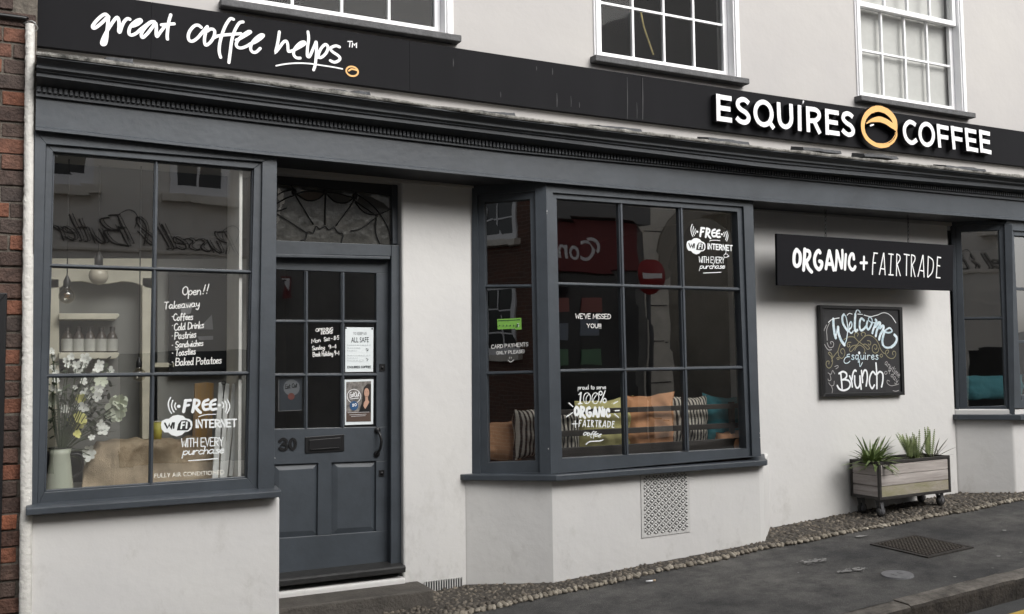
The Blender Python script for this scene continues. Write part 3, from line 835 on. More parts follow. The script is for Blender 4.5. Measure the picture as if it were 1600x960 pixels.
for pts in ([(427, 726.5), (497, 722.5), (496, 837.5), (427, 841)], [(518.5, 721.5), (587.5, 720.5), (587, 831), (518, 835.5)]):
    q = MB(); O = dq(pts, -.020); c = sum(O, Vector()) / 4
    s_ = .88
    In = [Vector((c.x + (p_.x - c.x) * .76, p_.y - .011, c.z + (p_.z - c.z) * .84)) for p_ in O]
    q.v += O + In
    for k in range(4):
        l = (k + 1) % 4; q.f.append((k, l, 4 + l, 4 + k)); q.m.append(0); q.sm.append(False)
    q.f.append((4, 5, 6, 7)); q.m.append(0); q.sm.append(False)
    q.build('door_panel', 'paint', door, .002)
# letterbox, handle, locks, number
q = MB(); q.prism(dq([(477, 683.5), (538, 679), (538, 705), (477, 708.5)], .008), (0, .010, 0)); q.prism(dq([(483, 688), (532, 684), (532, 702), (483, 705)], .013), (0, .006, 0)); q.tube([DP.at(486, 703, .016), DP.at(530, 699.5, .016)], .003, 6)
q.build('letterbox', 'black', door, .002)
q = MB(); hp = [(589, 672), (593.5, 679), (596, 690), (594, 701), (588.5, 709.5)]
q.tube(smooth([DP.at(x, y, o_) for (x, y), o_ in zip(hp, (.012, .035, .042, .035, .012))]), .0085, 8)
for x, y in ((589.5, 672.5), (588.5, 709.5)): q.lathe(DP.at(x, y), [(0, -.016), (.017, -.014), (.020, -.006), (.020, .001)], 14, axis='Y')
q.build('handle', 'black', door)
for pts in ([(593.5, 569), (602, 569), (602, 580), (593.5, 580.5)], [(592.5, 735), (600.5, 734.5), (600.5, 744.5), (592.5, 745)]):
    q = MB(); q.prism(dq(pts, .006), (0, .007, 0)); c = sum(dq(pts, .006), Vector()) / 4; q.lathe(c, [(0, -.006), (.009, -.006), (.010, 0)], 12, axis='Y'); q.build('lock', 'black', door)
q = MB()
px_strokes(q, DP, [[(685, 90), (730, 55), (778, 80), (768, 115), (730, 125), (782, 145), (785, 185), (735, 205), (688, 185)]], 360, 680, 8.89, .017, .006, .006)
px_strokes(q, DP, [el(868, 125, 38, 68, 0, 18)], 360, 680, 8.89, .017, .006, .006)
q.build('house_number', 'black', door)
# threshold, step, air brick
q = MB()
tz = W(630, 884.5, 5.62).z; tb = W(630, 895, 5.62).z
q.prism([(1.2, 5.80, tz + .012), (1.2, 5.625, tz), (1.2, 5.615, tz - .008), (1.2, 5.62, tb), (1.2, 5.80, tb)], (W(634, 890, 5.62).x - 1.2, 0, 0))
q.build('threshold', 'thresh', shop, .004)
q = MB(); sz = .182; sx = 2.175
q.box(.9, sx, 5.395, 5.66, -.12, sz)
so = q.build('doorstep', 'step', shop, .012, 3)
q = MB()
a, c = W(663, 917, YW), W(721, 919, YW)
q.box(a.x, c.x, YW - .006, YW + .02, c.z + .002, W(721, 903, YW).z)
n_ = 15
for i in range(n_):
    u = a.x + (c.x - a.x) * (i + .2) / n_
    q.box(u, u + (c.x - a.x) / n_ * .55, YW - .012, YW - .0065, c.z + .01, W(690, 908, YW).z)
q.build('air_brick', 'black', shop)
q = MB()
for i in range(n_ + 1):
    u = a.x + (c.x - a.x) * (i - .22) / n_
    q.box(u, u + (c.x - a.x) / n_ * .40, YW - .017, YW - .008, c.z, W(690, 905, YW).z)
q.build('air_brick', 'grille', shop)

# ================================================================== MIDDLE BAY
A_, B_ = Vector((2.548, YW, 0)), Vector((2.932, YF, 0))
cu_ = (B_ - A_).normalized(); cn = Vector((-abs(cu_.y), -abs(cu_.x), 0)).normalized()
CP = PL(A_, cn)
f = MB()
window_ring(f, CP, [(737.5, 270), (853, 286), (861, 742), (737.5, 744)], [(746, 305), (836, 299), (843.5, 739), (750, 741)], 0, .08)
window_ring(f, CP, [(746, 305), (836, 299), (843.5, 739), (750, 741)], [(756, 316.5), (828, 311), (836.5, 720.5), (762.5, 723)], -.016, .06)
# front
window_ring(f, FW, [(851.5, 283), (1174.5, 313.5), (1189, 713), (860.5, 741)], [(864, 301), (1162, 323), (1175.5, 713), (872, 740)], 0, .10)
window_ring(f, FW, [(864, 301), (1162, 323), (1175.5, 713), (872, 740)], [(869.5, 310), (1152, 331), (1166.5, 701), (878.5, 717)], -.018, .08)
# right canted return
Rr = Vector((W(1182, 500, YF).x, YF, 0))
f.prism([(Rr.x - .03, YF + .002, .86), (Rr.x, YF + .002, .86), (Rr.x + .28, YW, .86), (Rr.x + .20, YW, .86)], (0, 0, 1.85))
mb_ = f.build('display_window', 'paint', shop, .004)
mb_['label'] = 'projecting middle bay window with a narrow canted side'
f = MB()
bar(f, CP, (752, 448), (833, 447), 5.5, -.030, .03, False); bar(f, CP, (756, 584), (836, 581.5), 5.5, -.030, .03, False)
bar(f, FW, (969.3, 316), (979.5, 711), 6.3, -.034, .036, True); bar(f, FW, (1063.5, 323), (1074, 705), 6.3, -.034, .036, True)
bar(f, FW, (870, 443.8), (1158, 452.6), 5.6, -.0325, .034, False); bar(f, FW, (874, 580.2), (1163, 574.6), 5.6, -.0325, .034, False)
f.build('glazing_bars', 'paint', mb_, .002)
p = MB()
panes(p, FW, [(869, 879, 310, 717), (969.3, 979.5, 316, 711), (1063.5, 1074, 323, 705), (1152, 1167, 331, 701)],
      [(310, 331, 869, 1152), (443.8, 452.6, 870, 1158), (580.2, 574.6, 874, 1163), (717, 701, 878, 1167)], -.052)
p.build('pane', 'glass', mb_)
p = MB()
panes(p, CP, [(756, 762.5, 316, 723), (828, 836.5, 311, 720)], [(316.5, 311, 756, 828), (448, 447, 752, 833), (584, 581.5, 756, 836), (723, 720.5, 762, 836)], -.048, .004)
p.build('pane', 'glass', mb_)
f = MB()
zt = W(1000, 733.5, 5.28).z; zb = W(1000, 742.5, 5.28).z
c0 = A_ + cn * .05 + cu_ * -.05; c1 = B_ + cn * .05; 
bx = W(1197, 718, 5.28).x
poly = [(2.46, YW + .02), (c0.x, YW - .03), (2.955, 5.28), (bx, 5.28), (bx + .03, 5.30), (bx + .10, 5.40), (bx + .32, YW), (bx + .3, YW + .02)]
f.prism([(x, y, zb) for x, y in poly], (0, 0, zt - zb))
f.build('sill', 'paint', mb_, .005)

# vent grille in the bay base
GP = FP(5.352)
v = MB()
vq = [(1001.5, 740.5), (1077, 733.5), (1079, 831), (1003, 841)]
Q = quad(GP, vq, .006)
inset = lambda t: [Q[0] + ((Q[1] - Q[0]) * a_ + (Q[3] - Q[0]) * b__) for a_, b__ in ((t, t * .8), (1 - t, t * .8), (1 - t, 1 - t * .8), (t, 1 - t * .8))]
v.ring(Q, inset(.05), (0, .02, 0))
U, V = Q[1] - Q[0], Q[3] - Q[0]; O = Q[0]
nu, nv = 7, 9
def seg(a, b_, w): v.ribbon([O + U * a[0] + V * a[1], O + U * b_[0] + V * b_[1]], w, Vector((0, -1, 0)), .012, round_=False, lift=.00002)
# diagonal lattice clipped to the frame
def clip(x0, y0, dx, dy):
    ts = []
    for e in (.03, .97):
        if dx: ts.append((e - x0) / dx)
        if dy: ts.append((e - y0) / dy)
    ts.sort(); return ts[1], ts[2]
for k in range(-nv * 2, nu * 2 + nv * 2):
    for sg in (1, -1):
        x0, y0, dx, dy = (k + .5) / nu / 1.0, 0.5, 1.0 / nu, sg * 1.0 / nv
        t0, t1 = clip(x0 - .5 * (nv / nu) * 0, y0, dx, dy)
        a, c = (x0 + dx * t0, y0 + dy * t0), (x0 + dx * t1, y0 + dy * t1)
        if t1 > t0 and -.01 < min(a[0], c[0]) and max(a[0], c[0]) < 1.01 and abs(t1 - t0) > .2: seg(a, c, .0085)
for i in range(nu * 2 + 1):
    for j in range(nv * 2 + 1):
        if (i + j) % 2 == 0: continue
        a_, b__ = (i / 2) / nu, (j / 2) / nv
        if not (.05 < a_ < .95 and .05 < b__ < .95): continue
        c = O + U * a_ + V * b__
        v.lathe((c.x, c.y - .002, c.z), [(0, -.002), (.0085, -.001), (.0095, .006)], 7, axis='Y')
gr = v.build('vent_grille', 'grille', shop)
q = MB(); q.flat([p_ + Vector((0, .0045, 0)) for p_ in inset(.02)]); q.build('vent_backing', 'dark', gr)

# ================================================================== RIGHT BAY
A2, B2 = Vector((7.083, YW, 0)), Vector((7.40, YF, 0))
cu2 = (B2 - A2).normalized(); cn2 = Vector((-abs(cu2.y), -abs(cu2.x), 0)).normalized()
CP2 = PL(A2, cn2)
f = MB()
window_ring(f, CP2, [(1485.5, 335), (1582, 350), (1586, 649), (1494, 651)], [(1492, 352), (1569, 350), (1577, 647), (1499, 648)], 0, .08)
window_ring(f, CP2, [(1492, 352), (1569, 350), (1577, 647), (1499, 648)], [(1502, 362), (1560.5, 360), (1571, 634.5), (1512, 636)], -.014, .06)
f.box(B2.x + .002, B2.x + .085, YF, YF + .10, 1.09, 2.70); f.box(XR - .08, XR, YF, YF + .1, 1.09, 2.70)
f.box(B2.x + .085, XR - .08, YF + .001, YF + .10, 2.60, 2.70); f.box(B2.x + .085, XR - .08, YF + .001, YF + .10, 1.09, 1.16)
f.box(B2.x + .085, B2.x + .12, YF + .018, YF + .09, 1.16, 2.60); f.box(B2.x + .12, XR - .08, YF + .018, YF + .09, 2.56, 2.60); f.box(B2.x + .12, XR - .08, YF + .018, YF + .09, 1.16, 1.20)
rb = f.build('display_window', 'paint', shop, .004)
rb['label'] = 'right hand bay window cut off by the edge of the picture'
f = MB(); bar(f, CP2, (1500, 498), (1568, 497), 4.5, -.028, .03, False)
for k in (1, 2): x = B2.x + .12 + (XR - .2 - B2.x) * k / 3; f.box(x - .012, x + .012, YF + .035, YF + .065, 1.2, 2.56)
for k in (1, 2): z = 1.2 + 1.36 * k / 3; f.box(B2.x + .12, XR - .08, YF + .037, YF + .063, z - .012, z + .012)
f.build('glazing_bars', 'paint', rb, .002)
p = MB()
panes(p, CP2, [(1500, 1511, 360, 637), (1561, 1572, 358, 635)], [(360.5, 358.5, 1501, 1561), (498, 497, 1500, 1568), (636.5, 634.5, 1511, 1572)], -.045, .003)
p.flat([(B2.x + .10, YF + .05, 1.15), (XR - .05, YF + .05, 1.15), (XR - .05, YF + .05, 2.6), (B2.x + .10, YF + .05, 2.6)])
p.build('pane', 'glass', rb)
f = MB()
zt = W(1540, 648.5, 5.45).z; zb = W(1540, 657, 5.45).z
f.prism([(x, y, zb) for x, y in ((7.04, YW + .02), (7.045, YW - .045), (7.39, 5.28), (XR, 5.28), (XR, YW + .02))], (0, 0, zt - zb))
f.build('sill', 'paint', rb, .005)

# chipped paint on the corner posts
chip_m = mat("bare_chipped_primer", (.42, .42, .42), .8)
for pl, x, y, dx, dy in ((FW, 856.5, 700, 1.5, 3), (FW, 858, 705, 1, 2.5), (FW, 853.5, 328, 2, 4), (FW, 854, 333, 1, 2), (FW, 1186.5, 676, .8, 2), (FW, 1187, 683, .8, 2), (FW, 1182, 350, .7, 1.5), (DP, 429, 715, 1.5, 2)):
    b = MB(); b.flat([pl.at(x, y, .002), pl.at(x + dx, y + dy * .3, .002), pl.at(x + dx * .8, y + dy, .002), pl.at(x - dx * .2, y + dy * .7, .002)])
    b.build('paint_chip', chip_m, shop)
# ================================================================== SIGNS
NY = Vector((0, -1, 0))
YS = 5.595
SP = FP(YS)
fs = empty('fascia_sign', (4.5, YS, 3.2))
tag(fs, 'long black fascia sign with white script and raised white capitals above the cornice', 'shop sign')
PT = [(0, -30.5), (212, 0), (400, 27.5), (800, 88.5), (1200, 148), (1600, 206)]
PB = [(56, 71), (400, 111), (800, 164), (1200, 214), (1600, 260)]
tops = [(W(x, y, YS).x, W(x, y, YS).z) for x, y in PT]
bots = [(W(x, y, YS).x, W(x, y, YS).z) for x, y in PB]
xl = 0.010
seams = [xl, W(236, 60, YS).x, W(640, 100, YS).x, W(1003, 150, YS).x, W(1310, 190, YS).x, XR - .3]
for a, c in zip(seams, seams[1:]):
    b = MB(); n = 6
    for i in range(n):
        u0, u1 = a + .0008 + (c - a - .0016) * i / n, a + .0008 + (c - a - .0016) * (i + 1) / n
        b.prism([(u0, YS, interp(bots, u0)), (u1, YS, interp(bots, u1)), (u1, YS, interp(tops, u1)), (u0, YS, interp(tops, u0))], (0, YU - .002 - YS, 0))
    b.build('panel', 'sign_black', fs)
# white painted script on the left
TR = {}
TR['great'] = (130, 0, 10, [
 [(400, 268), (352, 225), (290, 250), (205, 330), (150, 405), (160, 442), (205, 428), (290, 360), (375, 275)],
 [(395, 260), (382, 400), (374, 480), (366, 600), (345, 685), (308, 700), (290, 675), (310, 610), (360, 510), (420, 410), (490, 310), (532, 275), (556, 320), (560, 420), (556, 490), (575, 500), (602, 420), (640, 340), (690, 295), (728, 305)],
 [(770, 412), (850, 382), (905, 335), (888, 310), (830, 330), (758, 390), (720, 460), (718, 530), (760, 552), (830, 522), (900, 460), (985, 395), (1060, 345), (1115, 345)],
 [(1115, 345), (1060, 350), (980, 420), (915, 515), (912, 572), (940, 585), (1010, 520), (1080, 430), (1128, 365), (1142, 430), (1140, 540), (1158, 570), (1205, 505), (1290, 395)],
 [(1368, 235), (1340, 330), (1322, 450), (1312, 560), (1316, 615)], [(1222, 392), (1300, 385), (1420, 375)]])
TR['coffee'] = (280, 10, 10, [
 [(345, 330), (300, 298), (240, 305), (170, 380), (140, 470), (160, 535), (212, 545), (285, 498), (360, 410), (432, 325)],
 [(440, 318), (410, 420), (395, 520), (402, 590), (430, 606), (490, 560), (540, 480), (555, 400), (530, 362), (480, 360), (442, 388)],
 [(550, 490), (600, 466), (700, 450), (820, 440), (965, 428)],
 [(848, 205), (800, 196), (742, 270), (690, 380), (652, 500), (628, 620), (626, 720), (648, 800)],
 [(998, 245), (940, 262), (882, 350), (842, 450), (816, 560), (796, 720), (776, 880)],
 [(890, 530), (960, 500), (1080, 430), (1115, 402), (1080, 398), (1000, 450), (920, 530), (890, 600), (920, 645), (980, 652), (1060, 622), (1112, 588)],
 [(1112, 588), (1200, 555), (1290, 490), (1315, 455), (1272, 450), (1190, 510), (1130, 590), (1116, 670), (1150, 718), (1205, 715), (1265, 660)]])
TR['helps'] = (420, 36, 10, [
 [(165, 140), (150, 250), (130, 360), (110, 450), (170, 380), (230, 300), (275, 288), (295, 340), (302, 430), (322, 447), (385, 428), (480, 380), (560, 328), (552, 298), (490, 315), (412, 395), (386, 475), (410, 530), (450, 550), (490, 550)],
 [(612, 140), (622, 250), (606, 380), (600, 500), (615, 530), (640, 520), (682, 430), (720, 340), (735, 300)],
 [(742, 300), (746, 420), (736, 560), (724, 660), (700, 735)], [(768, 540), (790, 450), (840, 370), (890, 338), (925, 380), (902, 460), (850, 520), (800, 545), (768, 520)],
 [(1105, 378), (1050, 360), (985, 380), (962, 410), (1000, 455), (1080, 510), (1112, 555), (1080, 598), (1020, 615), (960, 590)]])
for k in ('great', 'coffee', 'helps'):
    b = MB(); ox, oy, kk, st = TR[k]
    px_strokes(b, SP, st, ox, oy, kk, .0175, .004, lift=.0002)
    b.build('lettering', 'white', fs)
b = MB(); px_strokes(b, SP, [[(115, 670), (250, 645), (420, 630), (620, 635), (800, 660), (1000, 690), (1150, 720)]], 420, 36, 10, .0085, .003); b.build('underline', 'white', fs)
b = MB(); px_strokes(b, SP, [[(1235, 290), (1305, 290)], [(1270, 290), (1262, 375)], [(1302, 380), (1310, 310), (1335, 350), (1368, 315), (1370, 388)]], 420, 36, 10, .006, .003, sm=False); b.build('trademark', 'white', fs)
b = MB(); px_strokes(b, SP, [el(1303, 757, 92, 74, .12, 26), [(1250, 748), (1300, 722), (1390, 745)]], 420, 36, 10, .010, .004); b.build('bean_emblem', 'orange', fs)
# raised capitals on the right: white faces, black returns
LP = FP(YS - .058)
CAPS = [
 (1100, 130, [[(222, 170), (228, 592)], [(222, 212), (431, 246)], [(228, 385), (412, 412)], [(226, 553), (438, 584)]]),
 (1100, 130, [('s', [(700, 318), (650, 270), (590, 256), (536, 290), (530, 350), (575, 410), (650, 460), (695, 525), (685, 590), (632, 616), (560, 592), (508, 538)])]),
 (1100, 130, [('c', el(930, 474, 128, 176, .14, 36)), [(1020, 605), (1092, 712)]]),
 (1100, 130, [('s', [(1165, 300), (1170, 430), (1178, 560), (1210, 648), (1275, 685), (1335, 655), (1365, 580), (1362, 450), (1358, 326)])]),
 (1240, 140, [[(92, 245), (96, 648)]]),
 (1240, 140, [[(220, 263), (232, 664)], ('s', [(222, 302), (290, 308), (350, 322), (392, 365), (396, 430), (350, 482), (290, 490), (232, 484)]), [(322, 500), (412, 690)]]),
 (1240, 140, [[(518, 302), (527, 708)], [(518, 340), (705, 370)], [(522, 500), (690, 526)], [(524, 665), (718, 694)]]),
 (1240, 140, [('s', [(925, 432), (882, 392), (832, 376), (784, 402), (778, 465), (830, 525), (892, 568), (930, 630), (918, 690), (862, 708), (805, 678), (760, 630)])]),
 (1390, 160, [('s', [(408, 358), (360, 320), (304, 310), (250, 360), (230, 440), (250, 540), (300, 612), (362, 632), (426, 585)])]),
 (1390, 160, [('c', el(580, 502, 105, 162, .15, 34))]),
 (1390, 160, [[(757, 340), (785, 708)], [(757, 377), (920, 408)], [(770, 532), (915, 556)]]),
 (1390, 160, [[(977, 370), (1010, 736)], [(977, 406), (1138, 436)], [(992, 562), (1136, 588)]]),
 (1390, 160, [[(1195, 400), (1226, 762)], [(1195, 434), (1352, 466)], [(1210, 580), (1350, 606)], [(1224, 722), (1382, 756)]]),
 (1390, 160, [[(1418, 430), (1442, 786)], [(1418, 464), (1568, 496)], [(1430, 600), (1566, 626)], [(1440, 750), (1590, 786)]])]
wcap = .0365
for ox, oy, st in CAPS:
    b = MB()
    for s_ in st:
        kind, pts = (s_ if isinstance(s_, tuple) and isinstance(s_[0], str) else ('l', s_))
        P = [LP.at(ox + x / 10, oy + y / 10) for x, y in pts]
        if kind == 's': P = smooth(P, 6)
        if kind == 'c': P = P[:-1]
        b.ribbon(P, wcap * (1.0 if kind != 'l' else 1.0), NY, .055, 0, 1, round_=False, closed=(kind == 'c'), lift=.0003)
    b.build('raised_letter', ['white', 'black'], fs)
b = MB()
ring = [(1590, 600), (1580, 500), (1530, 410), (1440, 335), (1320, 300), (1205, 335), (1120, 425), (1082, 550), (1100, 680), (1165, 785), (1280, 862), (1400, 885), (1500, 858), (1580, 785), (1612, 690), (1590, 590)]
rw = [.050, .056, .056, .052, .050, .046, .042, .040, .038, .036, .034, .030, .022, .017, .013, .009]
P = smooth([LP.at(1240 + x / 10, 140 + y / 10) for x, y in ring], 5)
b.ribbon(P, [rw[min(int(i / 5), 15)] for i in range(len(P))], NY, .055, 0, 1, lift=.0004)
sw_ = [(1140, 530), (1200, 492), (1260, 475), (1350, 468), (1450, 505), (1530, 560), (1590, 590)]
P = smooth([LP.at(1240 + x / 10, 140 + y / 10) for x, y in sw_], 5)
n_ = len(P); b.ribbon(P, [.008 + .040 * min(1, i / n_ * 2.2) for i in range(n_)], NY, .055, 0, 1, lift=.0004)
P = smooth([LP.at(1240 + x / 10, 140 + y / 10) for x, y in [(1300, 842), (1420, 846), (1520, 800), (1580, 720), (1588, 670)]], 5)
b.ribbon(P, .006, NY, .05, 0, 1, lift=.0004)
b.build('bean_emblem', ['orange', 'black'], fs)
b = MB(); b.ribbon([LP.at(1360.0, 196.7), LP.at(1364.6, 195.0)], .013, NY, .05, 0, 1); b.build('bean_emblem', ['white', 'black'], fs)
# a fixing clip at the top edge and bird-dropping streaks on the panels
streak_m = mat("dried_streak", (0.050, 0.050, 0.052), 0.8)
for x, y0, y1, w in ((980, 121, 186, .006), (1004, 122, 187, .008), (995, 160, 186, .004), (870, 146, 167, .007), (905, 160, 168, .006), (838, 104, 110, .006), (863, 107, 117, .006), (708, 92, 104, .006), (782, 144, 152, .005), (892, 150, 167, .004)):
    b = MB(); b.ribbon([SP.at(x, y0, .0015), SP.at(x + .5, (y0 + y1) / 2, .0015), SP.at(x + .3, y1, .0015)], [w * .4, w, w * .6], NY); b.build('streak', streak_m, fs)
b = MB(); b.tube([SP.at(1254, 163, .02), SP.at(1255.5, 158, .02)], .006, 6); b.build('fixing_clip', 'gloss_white', fs)

# loose slates lying along the ledge
SL = [(165, 208, 91, 98), (524, 579, 141, 148), (748, 806, 173, 181), (938, 1004, 193, 205), (1108, 1172, 210, 225), (1256, 1316, 226, 239), (1352, 1404, 238, 248), (1480, 1542, 255, 267)]
side_words = ['at the far left under the script sign', 'under the small bean emblem', 'under the plain middle of the sign', 'below the middle sash window', 'under the start of the raised capitals', 'under the middle of the raised capitals', 'under the big tan bean emblem', 'at the right end of the ledge']
for (a, c, y0, y1), wd in zip(SL, side_words):
    Yf = YE - .185
    p0, p1 = W(a, y0 + (y1 - y0) * .62, Yf), W(c, y1 + 1.6, Yf)
    b = MB(); n = 7; jz = random.uniform(0, 40)
    for i in range(n + 1):
        t = i / n; x = p0.x + (p1.x - p0.x) * t; z = p0.z + (p1.z - p0.z) * t
        e1 = .012 * mnoise.noise(Vector((x * 30 + jz, 0, 0))); hh = .024 + .016 * mnoise.noise(Vector((x * 19 + jz, 5, 0))); z += .006 * mnoise.noise(Vector((x * 9, jz, 2)))
        for q in ((Yf + e1, z), (Yf + .012, z + hh), (Yf + .13 + e1, z + hh + .03), (Yf + .14, z + .016)): b.v.append(Vector((x, q[0], q[1])))
    for i in range(n):
        for k in range(4):
            l = (k + 1) % 4; b.f.append((i * 4 + k, i * 4 + l, i * 4 + 4 + l, i * 4 + 4 + k)); b.m.append(0); b.sm.append(False)
    b.f += [(3, 2, 1, 0), tuple(n * 4 + k for k in range(4))]; b.m += [0, 0]; b.sm += [False, False]
    tag(b.build('slate', 'slate', None, .002), 'broken dark slate lying on the ledge ' + wd, 'slate', 'broken slates along the ledge')

# ---- hanging sign
YH = 5.43
HP = FP(YH)
hs_ = empty('hanging_sign', (6.0, YH, 1.9))
tag(hs_, 'black board hung on two chains, lettered in white for organic and fair trade', 'hanging sign')
b = MB(); b.prism(quad(HP, [(1213.5, 365), (1490, 383.5), (1489, 454.5), (1215, 446)]), (0, .022, 0)); b.build('board', 'hang_black', hs_, .002)
ORG = [
 (.030, [(245, 205), (215, 260), (205, 350), (215, 430), (250, 460), (290, 430), (305, 350), (295, 260), (250, 205)]),
 (.030, [(375, 200), (368, 350), (355, 520)]), (.028, [(380, 215), (440, 230), (455, 290), (430, 350), (390, 390)]), (.030, [(400, 400), (430, 490), (480, 550)]),
 (.030, [(612, 250), (590, 222), (550, 262), (525, 350), (540, 450), (590, 510), (630, 475), (640, 405), (605, 385)]),
 (.028, [(755, 225), (725, 370), (705, 500)]), (.028, [(760, 225), (792, 370), (825, 520)]), (.028, [(720, 425), (800, 432)]),
 (.024, [(872, 220), (868, 380), (855, 520)]), (.024, [(880, 230), (918, 380), (945, 490)]), (.024, [(960, 215), (962, 350), (950, 490)]),
 (.024, [(1015, 280), (1006, 400), (1000, 510)]),
 (.026, [(1140, 350), (1130, 282), (1100, 275), (1070, 340), (1065, 440), (1100, 510), (1140, 508), (1160, 470)])]
PLUS = [(.020, [(1300, 318), (1297, 508)]), (.022, [(1248, 410), (1345, 410)])]
FT = [[(260, 255), (240, 400), (232, 590)], [(255, 255), (310, 262)], [(245, 410), (280, 412)], [(405, 260), (340, 590)], [(410, 260), (430, 595)], [(370, 500), (425, 510)],
 [(525, 270), (510, 590)], [(485, 270), (555, 280)], [(485, 595), (555, 600)], [(610, 275), (605, 610)], [(615, 275), (655, 300), (660, 360), (615, 430)], [(615, 430), (665, 610)],
 [(765, 285), (760, 605)], [(725, 275), (805, 290)], [(840, 285), (835, 620)], [(845, 285), (890, 310), (890, 370), (850, 440)], [(850, 440), (895, 625)],
 [(1015, 295), (940, 620)], [(1020, 295), (1035, 630)], [(980, 530), (1030, 540)], [(1100, 310), (1090, 630)], [(1100, 310), (1165, 360), (1180, 440), (1160, 560), (1095, 635)],
 [(1245, 320), (1225, 640)], [(1245, 320), (1295, 330)], [(1240, 450), (1280, 460)], [(1225, 640), (1285, 645)]]
b = MB(); px_strokes(b, HP, ORG, 1220, 370, 10, .03, .003); b.build('lettering', 'white', hs_)
b = MB(); px_strokes(b, HP, PLUS, 1220, 370, 10, .03, .003, sm=False); b.build('plus_mark', 'white', hs_)
b = MB(); px_strokes(b, HP, FT, 1340, 370, 10, .0105, .003); b.build('lettering', 'white', hs_)
for px, y0, y1 in ((1290, 324, 371), (1419, 336, 380)):
    b = MB(); t0, t1 = W(px, y0, YH + .01), W(px, y1, YH + .01); t0.z = min(interp(L_soff, t0.x) + .01, t0.z + .02); n = 7
    for i in range(n):
        c = t0.lerp(t1, (i + .5) / n); rz = (t0.z - t1.z) / n * .62
        q = [c + Vector(((.007 * math.cos(a) if i % 2 else 0), (0 if i % 2 else .007 * math.cos(a)), rz * math.sin(a))) for a in [2 * math.pi * k / 12 for k in range(12)]]
        b.tube(q, .0022, 5, closed=True)
    b.build('chain', 'black', hs_)

# ---- chalkboard
YC = 5.615
KP = FP(YC)
ck = empty('chalkboard_sign', (6.1, YC, 1.2))
tag(ck, 'square framed chalkboard with a chalk welcome and brunch lettering on the rendered wall', 'chalkboard')
ko = [(1281.5, 476.8), (1410, 480), (1414, 617.5), (1286, 620.5)]; ki = [(1286.5, 482), (1405.5, 484.5), (1409.5, 612.5), (1290.5, 615)]
b = MB(); b.ring(quad(KP, ko), quad(KP, ki), (0, .035, 0)); b.build('frame', 'black', ck, .002)
b = MB(); b.prism(quad(KP, [(1285, 480), (1407, 483), (1411, 614), (1289, 617)], -.012), (0, .012, 0)); b.build('board', mat("chalkboard", (0.017, 0.017, 0.019), 0.7, 0.3, 12), ck)
KB = PL((0, YC + .011, 0), (0, -1, 0))
def ck_part(name, mt, groups, sm=True):
    b = MB()
    for ox, oy, k, w, sts in groups: px_strokes(b, KB, sts, ox, oy, k, w, 0, sm=sm, lift=.00005)
    b.build(name, mt, ck)
A0, B0, C0, D0, E0 = (1275, 470), (1340, 470), (1275, 515), (1340, 515), (1275, 560)
def g_(o, w, sts, k=20): return (o[0], o[1], k, w, sts)
def sh(o, pts): return [(x - (o[0] - 1275) * -20 if False else x, y) for x, y in pts]
def toC(*pts):      # points tagged by crop letter -> crop A units
    off = {'A': (0, 0), 'B': (1300, 0), 'C': (0, 900), 'D': (1300, 900)}
    return [(x + off[t][0], y + off[t][1]) for t, x, y in pts]
chalk_w = mat("white_chalk", (0.80, 0.82, 0.84), 0.9)
chalk_b = mat("pale_blue_chalk", (0.50, 0.70, 0.80), 0.9, 0.25, 30, col2=(0.80, 0.86, 0.90))
chalk_g = mat("dull_gold_chalk", (0.24, 0.215, 0.13), 0.9)
chalk_gr = mat("grey_chalk", (0.34, 0.33, 0.33), 0.9)
